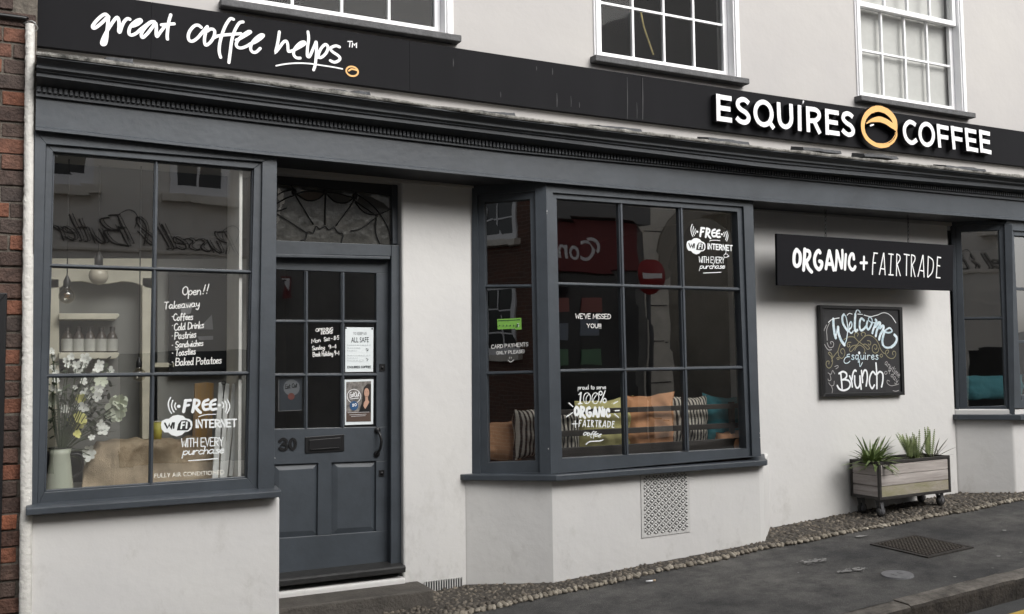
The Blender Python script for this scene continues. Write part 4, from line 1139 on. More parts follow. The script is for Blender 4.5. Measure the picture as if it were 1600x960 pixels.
welcome = [
 (.021, toC(('A', 540, 580), ('A', 545, 750), ('A', 570, 950), ('C', 580, 130), ('C', 618, 265))),
 (.008, toC(('C', 618, 265), ('C', 645, 100), ('A', 660, 900), ('A', 690, 820))),
 (.021, toC(('A', 690, 830), ('C', 700, 100), ('C', 780, 330), ('C', 888, 485))),
 (.008, toC(('C', 888, 485), ('C', 950, 330), ('C', 982, 100), ('A', 985, 780), ('A', 940, 520), ('A', 880, 435))),
 (.017, toC(('A', 870, 430), ('A', 822, 520), ('A', 840, 700), ('A', 925, 860), ('C', 1000, 60))),
 (.010, toC(('A', 1000, 930), ('A', 1090, 850), ('A', 1122, 740), ('A', 1090, 660), ('A', 1045, 740), ('A', 1030, 870), ('C', 1060, 90), ('C', 1110, 115), ('C', 1165, 50))),
 (.009, toC(('A', 1380, 372), ('A', 1310, 288), ('A', 1255, 330), ('A', 1225, 450))),
 (.019, toC(('A', 1228, 430), ('A', 1215, 650), ('A', 1212, 850), ('C', 1235, 50), ('C', 1290, 20))),
 (.016, toC(('A', 1500, 622), ('A', 1430, 560), ('A', 1380, 610), ('A', 1362, 750), ('A', 1372, 880), ('A', 1420, 932), ('A', 1500, 880), ('A', 1580, 780))),
 (.015, toC(('B', 305, 650), ('B', 282, 760), ('B', 300, 870), ('B', 340, 900), ('B', 400, 820), ('B', 450, 700))),
 (.008, toC(('B', 450, 700), ('B', 452, 600), ('B', 400, 520), ('B', 340, 545), ('B', 345, 620), ('B', 430, 680), ('B', 520, 692))),
 (.018, toC(('B', 560, 600), ('B', 590, 650), ('B', 540, 760), ('B', 490, 900), ('D', 462, 110))),
 (.018, toC(('B', 560, 820), ('B', 650, 690), ('B', 705, 705), ('B', 670, 800), ('B', 600, 930), ('D', 565, 210))),
 (.019, toC(('B', 700, 860), ('B', 770, 790), ('B', 815, 820), ('B', 780, 940), ('D', 710, 160), ('D', 672, 310))),
 (.012, toC(('D', 850, 70), ('D', 950, 105), ('D', 1050, 80), ('B', 1070, 930), ('B', 1000, 855), ('B', 900, 905), ('D', 845, 50))),
 (.019, toC(('D', 850, 50), ('D', 800, 200), ('D', 770, 360), ('D', 790, 480))),
 (.014, toC(('D', 790, 480), ('D', 850, 550), ('D', 950, 572), ('D', 1050, 550))),
 (.020, toC(('D', 1050, 550), ('D', 1150, 470), ('D', 1215, 350), ('D', 1215, 250), ('D', 1150, 170)))]
ck_part('lettering', chalk_b, [g_(A0, .015, [(w * 1.2, p_) for w, p_ in welcome])])
ck_part('chalk_swash', chalk_w, [g_(A0, .0065, [toC(('A', 390, 680), ('A', 480, 600), ('A', 560, 570), ('A', 725, 540)), toC(('A', 970, 460), ('A', 1040, 400), ('A', 1130, 422)), toC(('A', 1300, 420), ('A', 1450, 432)),
   toC(('B', 200, 450), ('B', 300, 480), ('B', 420, 500), ('B', 540, 470), ('B', 650, 440), ('B', 750, 392), ('B', 850, 380), ('B', 950, 410), ('B', 1020, 460), ('B', 1090, 530), ('B', 1195, 695))])])
ck_part('chalk_swash', chalk_gr, [g_(A0, .007, [toC(('A', 330, 760), ('A', 290, 840), ('A', 250, 930), ('C', 258, 40)), toC(('A', 420, 700), ('A', 350, 850), ('C', 330, 60), ('C', 342, 200), ('C', 350, 340)),
   toC(('C', 270, 470), ('C', 330, 580), ('C', 400, 645), ('C', 485, 630)), toC(('C', 350, 420), ('C', 390, 530), ('C', 450, 572), ('C', 530, 540), ('C', 552, 440), ('C', 510, 380), ('C', 450, 400), ('C', 470, 455))])])
flo = [toC(('C', 760, 450), ('C', 720, 560), ('C', 680, 680), ('C', 600, 780), ('C', 520, 870), ('C', 430, 800), ('C', 390, 740), ('C', 430, 710), ('C', 490, 780), ('C', 510, 900), ('C', 490, 1000)),
 toC(('C', 690, 700), ('C', 710, 820), ('C', 790, 905), ('C', 870, 850), ('C', 905, 720), ('C', 860, 610), ('C', 790, 620), ('C', 770, 700), ('C', 822, 765)),
 toC(('C', 870, 320), ('C', 990, 245), ('C', 1100, 228), ('C', 1200, 250), ('C', 1320, 370), ('C', 1450, 465), ('C', 1560, 570), ('D', 300, 620), ('D', 372, 600), ('D', 340, 530), ('D', 250, 460), ('D', 180, 470)),
 toC(('C', 1215, 260), ('C', 1200, 160), ('C', 1260, 100), ('C', 1322, 140), ('C', 1290, 212)), toC(('C', 1520, 215), ('C', 1542, 130), ('C', 1480, 90), ('C', 1410, 130), ('C', 1445, 205)),
 toC(('D', 670, 480), ('D', 600, 350), ('D', 500, 245), ('D', 380, 185), ('D', 280, 190), ('D', 200, 240), ('C', 1400, 345), ('C', 1300, 460), ('C', 1200, 580), ('C', 1100, 690), ('C', 1048, 660), ('C', 1070, 580), ('C', 1150, 510), ('C', 1290, 485)),
 toC(('C', 1210, 650), ('C', 1260, 560), ('C', 1350, 490), ('C', 1430, 520), ('C', 1510, 600), ('C', 1525, 690), ('C', 1490, 740)),
 toC(('D', 670, 480), ('D', 720, 620), ('D', 800, 730), ('D', 870, 765), ('D', 940, 860), ('D', 1040, 910), ('D', 1130, 890), ('D', 1190, 800), ('D', 1180, 705), ('D', 1120, 680), ('D', 1088, 740), ('D', 1110, 795)),
 toC(('D', 665, 580), ('D', 640, 690), ('D', 550, 742), ('D', 470, 680), ('D', 458, 560), ('D', 520, 470), ('D', 592, 500), ('D', 602, 590), ('D', 560, 625), ('D', 530, 585)),
 toC(('D', 870, 762), ('D', 878, 680), ('D', 940, 640), ('D', 972, 690), ('D', 920, 762)), toC(('C', 1090, 405), ('C', 1000, 410), ('C', 970, 490), ('C', 1000, 550), ('C', 1060, 520), ('C', 1030, 470)), toC(('D', 300, 350), ('D', 390, 370), ('D', 410, 440), ('D', 380, 490), ('D', 330, 450)),
 toC(('D', 690, 820), ('D', 740, 770), ('D', 780, 820), ('D', 740, 870), ('D', 700, 830)), toC(('C', 640, 900), ('C', 700, 880), ('C', 720, 930), ('C', 660, 940))]
ck_part('flourish', chalk_g, [g_(A0, .0068, flo), g_(E0, .0068, [[(270, -10), (297, 60), (270, 150), (222, 175), (180, 125), (190, 60), (232, 55), (228, 105)]], 11.43)])
b = MB(); c = KB.at(1275 + 1350 / 20, 515 + 735 / 20, .0008); b.lathe(c, [(0, -.001), (.013, 0)], 6, axis='Y'); b.build('chalk_star', chalk_w, ck)
ck_part('lettering', chalk_b, [g_(C0, .0075, [[(1050, 775), (980, 790), (980, 840), (1050, 850), (940, 870), (885, 940), (880, 1020), (930, 1060), (1010, 1040), (1060, 990)]])])
b = MB(); hand(b, "squires", KB, (1330.5, 562.0), (1372, 562.0), 13, .0075, .0006, lift=.00005); b.build('lettering', chalk_b, ck)
b = MB(); px_strokes(b, KB, [[(775, 20), (785, 150), (830, 75)]], 1275, 560, 11.43, .007, .0006); b.build('flourish', chalk_b, ck)
brunch = [[(440, 255), (455, 400), (466, 540)], [(410, 275), (480, 240), (540, 270), (545, 330), (500, 378), (450, 388)], [(490, 378), (580, 400), (612, 470), (580, 540), (500, 574), (420, 552), (380, 490)],
 [(600, 318), (632, 400), (648, 510)], [(642, 380), (660, 270), (692, 215), (715, 230)], [(690, 318), (692, 440), (722, 525), (765, 515), (785, 440), (783, 320)], [(785, 320), (795, 440), (806, 550)],
 [(812, 222), (822, 330), (832, 432)], [(826, 330), (862, 220), (902, 232), (916, 340), (895, 495)], [(1062, 290), (1012, 240), (962, 330), (955, 450), (1000, 540), (1042, 480)],
 [(1070, 88), (1085, 300), (1086, 540)], [(1090, 285), (1140, 240), (1190, 280), (1192, 400), (1170, 510)]]
ck_part('lettering', chalk_w, [(1275, 560, 11.43, .0155, brunch)])
b = MB()
def diag(text, a, c, h_, w):
    A = KB.at(*a, .0006); U = KB.at(*c, .0006) - A; V = NY.cross(U).normalized()
    if V.z < 0: V = -V
    hand3(b, text, A, U, V * h_, NY, w, lift=.00005)
e_ = lambda x, y: (1275 + x / 11.43, 560 + y / 11.43)
diag("anytime", e_(1225, 105), e_(1480, 350), .055, .0055); diag("of", e_(1225, 290), e_(1340, 268), .045, .0055); diag("day", e_(1330, 320), e_(1440, 440), .05, .0055)
px_strokes(b, KB, [[(1470, 460), (1400, 482), (1330, 490), (1270, 450), (1268, 395), (1310, 410)]], 1275, 560, 11.43, .006, .0006)
px_strokes(b, KB, [[(330, 150), (380, 130), (390, 160), (350, 190)], [(210, 262), (265, 285), (290, 220), (330, 280)], [(240, 280), (262, 380), (222, 402), (210, 372)], [(222, 440), (262, 490), (310, 480), (320, 410)], [(270, 500), (290, 560), (280, 625)],
   [(1370, 580), (1420, 590), (1470, 575)]], 1275, 560, 11.43, .006, .0006)
b.build('lettering', chalk_gr, ck)

# ================================================================== LETTERING ON THE GLASS
GLP = PL((0, YF + .060 - .0015, 0), (0, -1, 0))      # face of the left window panes
GBP = PL((0, YF + .052 - .0015, 0), (0, -1, 0))      # face of the middle bay panes
def wifi(b, pl, mp=None):
    at = lambda x, y: (240 + x / 10, 590 + y / 10) if mp is None else mp(240 + x / 10, 590 + y / 10)
    def S(w, pts, sm=True, m=0, off=0.0):
        P = [pl.at(*at(x, y), off) for x, y in pts]
        b.ribbon(smooth(P) if sm else P, w, pl.n, m=m, lift=.00004)
    kw = 1.0
    for p_ in ([(265, 315), (230, 400), (245, 500), (280, 560)], [(300, 360), (280, 430), (295, 500), (320, 540)], [(345, 400), (330, 450), (350, 500)], [(1075, 385), (1092, 430), (1080, 475)], [(1115, 370), (1142, 430), (1138, 500), (1122, 540)], [(1155, 350), (1186, 430), (1178, 500), (1150, 562)]): S(.0062, p_)
    S(.016, [(388, 452), (398, 452)]); S(.014, [(1022, 432), (1032, 432)])
    S(.016, [(500, 360), (485, 450), (468, 535)]); S(.015, [(495, 362), (578, 357)]); S(.013, [(490, 445), (550, 432)])
    S(.016, [(640, 352), (628, 450), (608, 538)]); S(.014, [(648, 352), (708, 370), (702, 425), (645, 465)]); S(.016, [(655, 465), (690, 510), (732, 548)])
    for dx in (0, 115): S(.0145, [(852 + dx, 350), (790 + dx, 378), (770 + dx, 440), (795 + dx, 500), (862 + dx, 492)]); S(.012, [(780 + dx, 432), (850 + dx, 418)])
    S(.0045, [(705, 615), (800, 585), (980, 575)])
    cl = [(115, 740), (130, 680), (190, 650), (240, 645), (300, 600), (380, 585), (460, 600), (500, 640), (560, 650), (600, 690), (606, 750), (590, 810), (540, 845), (490, 850), (440, 900), (360, 922), (280, 900), (230, 860), (170, 860), (125, 810)]
    b.flat([pl.at(*at(x, y)) for x, y in cl])
    b.flat([pl.at(*at(x, y), .0006) for x, y in [(362, 830), (385, 730), (430, 672), (510, 664), (570, 700), (582, 770), (540, 826)]], 1)
    b.k = 20
    S(.0085, [(175, 715), (215, 792), (245, 732), (270, 792), (300, 710)], False, 1); S(.0085, [(320, 710), (312, 792)], False, 1)
    S(.0085, [(445, 700), (430, 795)], False); S(.0075, [(445, 702), (485, 696)], False); S(.007, [(440, 750), (475, 744)], False); S(.0085, [(520, 700), (512, 790)], False)
    hand(b, "INTERNET", pl, at(668, 782), at(1292, 768), 11.5 if mp is None else 8.0, .0085, 0, gap=.2, lift=.00004)
    hand(b, "WITH EVERY", pl, at(435, 1088), at(1085, 1062), 13 if mp is None else 9.5, .005, 0, gap=.13, lift=.00004)
    hand(b, "purchase", pl, at(455, 1212), at(1090, 1180), 11.5 if mp is None else 8, .0052, 0, slant=.15, gap=.07, lift=.00004)
    S(.0055, [(545, 1300), (780, 1285), (1000, 1265)])
b = MB(); wifi(b, GLP); b.build('vinyl_lettering', ['vinyl', 'dark'], lw)
# same vinyl set on the right-hand top pane of the bay: (x, y) -> its place there
def mpr(x, y):
    u = (x - 262) / (371 - 262); v = (y - 621) / (720 - 621)
    X = 1079 + u * (1145 - 1079)
    top = 350 + u * 10.5; bot = 426.0 + u * 3
    return X, top + (bot - top) * v
b = MB(); wifi(b, GBP, mpr)
px_strokes(b, GBP, [el(1165, 320, 52, 45, 0, 16), [(1155, 270), (1172, 220), (1165, 200)], [(1225, 310), (1245, 325), (1210, 350)]], 1060, 380, 16, .004, 0, sm=False)
b.build('vinyl_lettering', ['vinyl', 'dark'], mb_)
b = MB(); font_px(b, "FULLY AIR CONDITIONED", GLP, (241, 747.0), (349.5, 741.0), 6.6, 0, 0, .006); b.build('vinyl_lettering', mat("cream_window_vinyl", (0.78, 0.76, 0.68), 0.6), lw)
b = MB()
for t, a, c, h_ in (("Open", (285, 461.5), (313, 460.5), 13), ("!!", (317, 459.5), (323, 459), 14), ("Takeaway", (256, 483.5), (311, 479.5), 11), ("Coffees", (271, 501.5), (301, 499.5), 10.5), ("-", (268.5, 499), (270.5, 499), 10),
    ("Cold Drinks", (272, 516.5), (318, 512.5), 10.5), ("Pastries", (273, 530.5), (306, 527.5), 11), ("Sandwiches", (274, 543.5), (317, 540.5), 9.5), ("Toasties", (274, 556.5), (305, 553.5), 10.5), ("Baked Potatoes", (274.5, 571.5), (345.5, 568.0), 11.5)):
    b = MB(); hand(b, t, GLP, a, c, h_, .0048, .0, slant=.08, gap=.10, wob=.03, lift=.00003); b.build('pen_lettering', 'pen', lw)
b = MB()
for y in (509, 525, 540, 552, 566): b.ribbon([GLP.at(269, y), GLP.at(270, y)], .004, NY)
b.build('pen_lettering', 'pen', lw)
b = MB()
hand(b, "WE'VE MISSED", GBP, (899.5, 498), (954, 498.5), 7.5, .0047, 0, gap=.16, lift=.00003); b.build('pen_lettering', 'pen', mb_); b = MB(); hand(b, "YOU!!!", GBP, (917, 512.5), (939, 513), 6.5, .0047, 0, gap=.16, lift=.00003)
b.build('pen_lettering', 'pen', mb_)
def lin(src, dst):
    (sx0, sy0, sx1, sy1), (dx0, dy0, dx1, dy1) = src, dst
    return lambda x, y: (dx0 + (x - sx0) * (dx1 - dx0) / (sx1 - sx0), dy0 + (y - sy0) * (dy1 - dy0) / (sy1 - sy0))
b = MB()
org_half = [(w * .60, p_) for w, p_ in ORG]
px_strokes(b, GBP, org_half, 1220, 370, 10, .018, 0, lift=.00004, mapf=lin((1239, 389, 1338, 425.5), (897.5, 635.5, 954, 653)))
px_strokes(b, GBP, FT, 1340, 370, 10, .0062, 0, lift=.00004, mapf=lin((1361, 395, 1469, 435), (903.5, 656.5, 959.5, 668.5)))
oc, ok_ = TR['coffee'][:2], TR['coffee'][3]
px_strokes(b, GBP, ok_, 280, 10, 10, .0055, 0, lift=.00004, mapf=lin((292, 28, 414, 99), (911, 674, 940, 686)))
hand(b, "proud to serve", GBP, (903, 608.8), (946.5, 608.2), 7, .0035, 0, gap=.1, lift=.00004)
z = lambda *pts: [(880 + x / 16, 590 + y / 16) for x, y in pts]
def zz(w, pts, sm=True):
    P = [GBP.at(880 + x / 16, 590 + y / 16) for x, y in pts]; b.ribbon(smooth(P) if sm else P, w, NY, lift=.00004)
zz(.010, [(440, 380), (425, 520), (415, 660)], False); zz(.007, [(385, 430), (440, 385)], False); zz(.008, [(370, 662), (470, 650)], False)
for cx in (590, 800): zz(.0055, el(cx, 520, 88, 135, -.1, 20), False)
zz(.0045, [(640, 420), (570, 510), (575, 640)]); zz(.0045, [(850, 400), (770, 520), (745, 610)])
zz(.0075, el(930, 395, 40, 48, 0, 14), False); zz(.008, [(1045, 335), (930, 630)], False); zz(.0075, el(1030, 580, 40, 50, 0, 14), False)
for a, c in (((888, 630), (894, 635.5)), ((884, 651.5), (893.5, 645)), ((957.5, 631), (964, 627.5)), ((960, 642), (966.5, 641.5)), ((959, 647), (965.5, 652.5))): b.ribbon([GBP.at(*a), GBP.at(*c)], .0075, NY)
b.ribbon(smooth([GBP.at(x, y) for x, y in ((914.5, 694.5), (920, 690.3), (930, 689.5), (937, 689), (941, 687.2))]), .0075, NY)
b.ribbon([GBP.at(893.3, 662.5), GBP.at(901, 662.3)], .0065, NY); b.ribbon([GBP.at(897.6, 657.5), GBP.at(897.8, 668)], .0065, NY)
b.build('vinyl_lettering', 'vinyl', mb_)
GCP = PL(A_ + cn * -.0455, cn)
b = MB()
hand(b, "CARD PAYMENTS", GCP, (768, 545), (825, 541), 5.6, .0042, 0, gap=.18, lift=.00003); b.build('pen_lettering', 'pen', mb_); b = MB(); hand(b, "ONLY PLEASE!", GCP, (776, 554), (819, 551.5), 4.6, .0038, 0, gap=.18, lift=.00003)
b.ribbon(smooth([GCP.at(x, y) for x, y in ((794, 563), (798, 566), (803, 562.5))]), .004, cn); b.ribbon([GCP.at(796, 558), GCP.at(796, 560.5)], .003, cn); b.ribbon([GCP.at(799, 558), GCP.at(799, 560.5)], .003, cn)
b.build('pen_lettering', 'pen', mb_)
# green hygiene rating sticker
st = empty('hygiene_sticker', tuple(GCP.at(796, 517, .001)))
tag(st, 'bright green oblong rating sticker on the narrow side pane of the middle bay', 'sticker')
b = MB(); b.flat([GCP.at(x, y, .0012) for x, y in ((777, 499), (814.5, 497), (815, 515), (806, 515.5), (805, 514), (777.5, 515))]); b.build('sticker_face', mat("green_sticker", (0.20, 0.44, 0.075), 0.5), st)
b = MB(); b.lathe(GCP.at(809.5, 508.5, .002), [(0, -.0005), (.011, 0)], 14, axis='Y'); 
for x in (781, 787, 792, 797.5, 803): b.lathe(GCP.at(x, 509, .002), [(0, -.0005), (.0055, 0)], 10, axis='Y')
b.ribbon([GCP.at(779, 501.5, .002), GCP.at(812, 500, .002)], .006, cn); b.build('rating_disc', mat("dark_green_print", (0.03, 0.085, 0.025), 0.6), st)
b = MB(); hand(b, "5", GCP, (808.3, 511), (810.6, 511), 5, .0028, .0028); b.build('rating_number', 'vinyl', st)
# chalk pen on the door glass
DGP = PL((0, YD + .022 - .0015, 0), (0, -1, 0))
b = MB()
for t, a, c, h_ in (("OPENING", (493.5, 518.5), (520, 516.5), 4.6), ("HOURS", (502, 522.8), (519.5, 521.2), 4), ("Mon", (487, 536.5), (500.5, 534.5), 6.5), ("Sat - 8-5", (506.5, 533.5), (529.5, 530.5), 6), ("Sunday:", (488, 547.5), (507.5, 546), 6.5), ("9-4", (513.5, 545.5), (525.5, 544.5), 6), ("Bank Holiday 9-4", (489, 557.5), (530, 555), 7)):
    b = MB(); hand(b, t, DGP, a, c, h_, .0042, 0, gap=.12, wob=.03, lift=.00003); b.build('pen_lettering', 'pen', door)
# ================================================================== GROUND
def sheet(name, x0, x1, y0, y1, dz, mt, nx=2, ny=2, kind='structure', bumpy=0.0):
    b = MB()
    for i in range(nx + 1):
        for j in range(ny + 1):
            x = x0 + (x1 - x0) * i / nx; y = y0 + (y1 - y0) * j / ny
            b.v.append(Vector((x, y, gz(x, y) + dz + (bumpy * mnoise.noise(Vector((x * 1.1, y * 1.1, 2))) if bumpy else 0))))
    for i in range(nx):
        for j in range(ny):
            a = i * (ny + 1) + j; b.f.append((a, a + ny + 1, a + ny + 2, a + 1)); b.m.append(0); b.sm.append(True)
    return tag(b.build(name, mt, None, recalc=False), kind=kind)
KY0, KY1 = 3.775, 3.905           # kerb front and back
sheet('ground', -120, 120, -120, 120, -.16, 'road')
sheet('road', -60, 60, -.55, KY0 + .05, -.118, 'road', 200, 12, bumpy=.006)
sheet('pavement', -30, 30, KY1 - .01, 6.1, 0, 'asphalt', 220, 30, bumpy=.005)
b = MB(); x = -6.0
while x < 14:
    L = random.uniform(.75, 1.05); g = .006; y0 = KY0 + random.uniform(-.006, .006); dz = random.uniform(-.004, .004)
    x2 = x + L - g
    vs = []
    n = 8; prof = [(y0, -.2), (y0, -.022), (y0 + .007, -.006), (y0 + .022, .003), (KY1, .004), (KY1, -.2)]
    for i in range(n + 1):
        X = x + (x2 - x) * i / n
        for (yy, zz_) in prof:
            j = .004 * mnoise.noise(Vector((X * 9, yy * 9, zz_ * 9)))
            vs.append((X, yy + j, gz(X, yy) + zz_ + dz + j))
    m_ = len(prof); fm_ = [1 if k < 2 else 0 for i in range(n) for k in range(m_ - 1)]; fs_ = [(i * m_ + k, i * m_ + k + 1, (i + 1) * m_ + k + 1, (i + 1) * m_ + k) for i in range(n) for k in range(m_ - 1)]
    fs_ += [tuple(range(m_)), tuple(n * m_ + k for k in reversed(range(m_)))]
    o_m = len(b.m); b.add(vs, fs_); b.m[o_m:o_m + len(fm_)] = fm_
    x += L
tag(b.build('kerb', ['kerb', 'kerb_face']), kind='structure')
# double yellow line by the kerb
yp = Gp(1596, 962.5, -.118)
for dy in (0, -.17):
    b = MB(); n = 120
    for i in range(n + 1):
        X = -10 + 34 * i / n
        for yy in (yp.y + dy - .04, yp.y + dy + .04):
            b.v.append(Vector((X, yy, gz(X, yy) - .118 + .010)))
    for i in range(n): b.f.append((2 * i, 2 * i + 2, 2 * i + 3, 2 * i + 1)); b.m.append(0); b.sm.append(False)
    tag(b.build('road_marking', 'yellow', None, recalc=False), kind='structure')
# cobbled strip along the foot of the walls
def edge_y(X):
    return interp([(.5, 5.10), (2.55, 5.13), (4.59, 5.225), (7.2, 5.165), (9.6, 5.12)], X) + .012 * math.sin(X * 7.3)
def wall_y(X):
    if X < 1.24: return 5.36
    if X < 2.176: return 5.395
    if X < 2.47: return YW
    if X < 2.962: return YW + (5.352 - YW) * (X - 2.47) / (2.962 - 2.47)
    if X < 4.64: return 5.352
    if X < 5.0: return 5.352 + (YW - 5.352) * (X - 4.64) / .36
    if X < 7.075: return YW
    if X < 7.39: return YW + (5.352 - YW) * (X - 7.075) / .315
    return 5.352
b = MB(); n = 180
for i in range(n + 1):
    X = .3 + 9.2 * i / n; y0, y1 = edge_y(X), wall_y(X) + .05
    for k in range(5):
        y = y0 + (y1 - y0) * k / 4; b.v.append(Vector((X, y, gz(X, y) + .0165 + .005 * mnoise.noise(Vector((X * 20, y * 20, 0))) * (k > 0) - (.012 if k == 0 else 0))))
for i in range(n):
    for k in range(4): a = i * 5 + k; b.f.append((a, a + 5, a + 6, a + 1)); b.m.append(0); b.sm.append(True)
rs = random.Random(3)
X = .35; row = 0
step_x = .036
while X < 9.4:
    y = edge_y(X) + .016; yw = wall_y(X) + .015; first = True
    while y < yw:
        rx = rs.uniform(.0125, .0185); ry = rs.uniform(.020, .034); rz = rs.uniform(.013, .020)
        if first: ry *= 1.15; rx *= 1.12; rz *= 1.1
        xx = X + rs.uniform(-.008, .008); yy = y + rs.uniform(-.006, .006)
        b.blob((xx, yy, gz(xx, yy) + .0095 + rs.uniform(-.004, .002)), rx * 1.08, ry * 1.08, rz * .85, 8, 6, 2 if first else 1, .6, rs.uniform(-.9, .1), rs.randint(0, 99))
        y += ry * 1.8 + .005; first = False
    X += step_x * rs.uniform(.85, 1.1)
tag(b.build('cobbled_strip', ['mortar', 'cobble', 'cobble_light'], None, recalc=False), kind='structure')
# a sheet of dirt gathered where the cobbles meet the asphalt
def splat(cx, cy, rx, ry, seed, n=26):
    c = Gp(cx, cy); r = random.Random(seed); pts = []
    for i in range(n):
        w = 2 * math.pi * i / n; k = 1 + .55 * mnoise.noise(Vector((math.cos(w) * 1.9 + seed, math.sin(w) * 1.9, seed * .7))) + r.uniform(-.18, .18)
        x, y = c.x + rx * k * math.cos(w), c.y + ry * k * math.sin(w)
        pts.append((x, y, gz(x, y) + .0085))
    return pts
rsp = random.Random(4)
for (cx, cy, rx, ry, n_) in ((1269, 880, .12, .06, 26), (1337, 893, .09, .055, 20), (1318, 895, .06, .02, 7), (1286, 876, .03, .015, 3), (1344, 840, .07, .02, 7)):
    b = MB(); c = Gp(cx, cy)
    for k in range(n_ * 2):
        w = rsp.uniform(0, 6.28); q = rsp.random() ** .7; x, y = c.x + rx * q * math.cos(w), c.y + ry * q * math.sin(w); r0 = rsp.uniform(.004, .017) * (1.25 - q); nn = 11
        b.flat([(x + r0 * 1.5 * (1 + .5 * mnoise.noise(Vector((math.cos(a) * 1.5 + k, math.sin(a) * 1.5, cx)))) * math.cos(a), y + r0 * (1 + .5 * mnoise.noise(Vector((math.cos(a) * 1.5 + k, math.sin(a) * 1.5, cx)))) * math.sin(a), gz(x, y) + .0085 + k * .00012 + .056 * r0 * 1.5 * math.cos(a)) for a in [2 * math.pi * i / nn for i in range(nn)]])
    tag(b.build('paint_splash', 'splat', None, recalc=False), kind='structure')
rg = random.Random(9)
for k in range(34):
    x, y, r0 = rg.uniform(1.6, 8.4), rg.uniform(3.98, 5.0), rg.uniform(.006, .016)
    b = MB(); b.flat([(x + r0 * (1 + .3 * math.sin(a * 2 + k)) * math.cos(a), y + r0 * (1 + .3 * math.cos(a * 3 + k)) * math.sin(a), gz(x, y) + .0075 + .056 * r0 * math.cos(a)) for a in [2 * math.pi * i / 9 for i in range(9)]])
    tag(b.build('gum_spot', M['splat'] if k % 3 else M['mortar'], None, recalc=False), kind='structure')
# iron drain grid
dg = empty('drain_cover', (5.41, 4.64, gz(5.41, 4.64)))
tag(dg, 'square rusty studded iron cover set in the asphalt pavement', 'drain cover')
gx0, gx1, gy0, gy1 = 5.21, 5.605, 4.42, 4.86
rust = mat("rusty_iron", (0.040, 0.035, 0.031), 0.75, 0.4, 25, 0.5, 70, metal=0.2)
def gbox(b, x0, x1, y0, y1, h0, h1):
    vs = [(x, y, gz(x, y) + h) for x in (x0, x1) for y in (y0, y1) for h in (h0, h1)]
    b.add(vs, [(0, 1, 3, 2), (4, 6, 7, 5), (0, 4, 5, 1), (2, 3, 7, 6), (0, 2, 6, 4), (1, 5, 7, 3)])
b = MB(); gbox(b, gx0, gx1, gy0, gy1, -.02, .0065); b.build('plate', rust, dg)
b = MB()
for (a, c, e, g2) in ((gx0 - .02, gx1 + .02, gy0 - .02, gy0), (gx0 - .02, gx1 + .02, gy1, gy1 + .02), (gx0 - .02, gx0, gy0, gy1), (gx1, gx1 + .02, gy0, gy1)): gbox(b, a, c, e, g2, -.02, .009)
b.build('frame', rust, dg)
b = MB()
for i in range(13):
    for j in range(14):
        x = gx0 + .012 + (gx1 - gx0 - .024) * (i + .5) / 13; y = gy0 + .012 + (gy1 - gy0 - .024) * (j + .5) / 14
        gbox(b, x - .007, x + .007, y - .010, y + .010, .0065, .0125)
b.build('studs', mat("worn_iron_studs", (0.080, 0.068, 0.058), 0.55, 0.3, 30, metal=0.3), dg)
b = MB(); c = Gp(1402, 899.5); n = 28
b.add([(c.x + .092 * math.cos(2 * math.pi * k / n), c.y + .092 * math.sin(2 * math.pi * k / n), gz(c.x + .092 * math.cos(2 * math.pi * k / n), c.y + .092 * math.sin(2 * math.pi * k / n)) + .009) for k in range(n)] + [(c.x + .098 * math.cos(2 * math.pi * k / n), c.y + .098 * math.sin(2 * math.pi * k / n), gz(c.x, c.y) + .056 * .098 * math.cos(2 * math.pi * k / n) - .01) for k in range(n)], [tuple(range(n))] + [(k, n + k, n + (k + 1) % n, (k + 1) % n) for k in range(n)])
for k in range(2): gbox(b, c.x - .03 + .05 * k, c.x - .02 + .05 * k, c.y - .02, c.y + .02, .009, .0105)
tag(b.build('stopcock_cover', mat("pale_worn_metal", (0.16, 0.16, 0.165), 0.6, 0.2, 30)), 'small round pale grey cover set flush in the pavement', 'water cover')
# cigarette end
c = Gp(1017, 911); cb = empty('cigarette_end', (c.x, c.y, gz(c.x, c.y)))
tag(cb, 'white cigarette end lying on the asphalt below the vent grille', 'cigarette end')
d1 = Vector((.030, -.008, .030 * GX)); o_ = Vector((0, 0, .012))
b = MB(); b.tube([c + o_ - d1, c + o_ + d1 * .4], .0055, 8); b.build('paper', 'gloss_white', cb)
b = MB(); b.tube([c + o_ + d1 * .4, c + o_ + d1], .0056, 8); b.build('filter', mat("pale_filter", (.5, .38, .25), .8), cb)

# ================================================================== PLANTER
YP = 5.345
XL, XRp = W(1374.3, 752, YP).x, W(1485.5, 742, YP).x
zt = (W(1372.5, 722.5, YP).z + W(1483, 712, YP).z) / 2; zb = (W(1376, 782.5, YP).z + W(1487.5, 769, YP).z) / 2
dd = AX.transposed() @ Vector(((1326 - 800) / F, (750 - 480) / F, 1)); YB = min(XL * dd.y / dd.x, YW - .02)
slope = .012                                     # the box tips up slightly with the hill
pl_ = empty('planter_trolley', ((XL + XRp) / 2, (YP + YB) / 2, gz((XL + XRp) / 2, YP)))
tag(pl_, 'weathered plank planter box in a black metal frame on castors by the rendered wall', 'planter')
wood = mat("weathered_planks", (0.40, 0.355, 0.325), 0.8, 0.22, 3.0, 0.6, 30, stretch=(.6, .6, 9), col2=(0.54, 0.495, 0.465))
wood_m = mat("mossy_planks", (0.44, 0.39, 0.335), 0.85, 0.2, 6, 0.6, 30, stretch=(1, 1, 2.5), col2=(0.26, 0.245, 0.14))
wood_d = mat("dark_plank_ends", (0.30, 0.265, 0.25), 0.85, 0.3, 4, 0.6, 30, stretch=(.6, .6, 9), col2=(0.43, 0.395, 0.38))
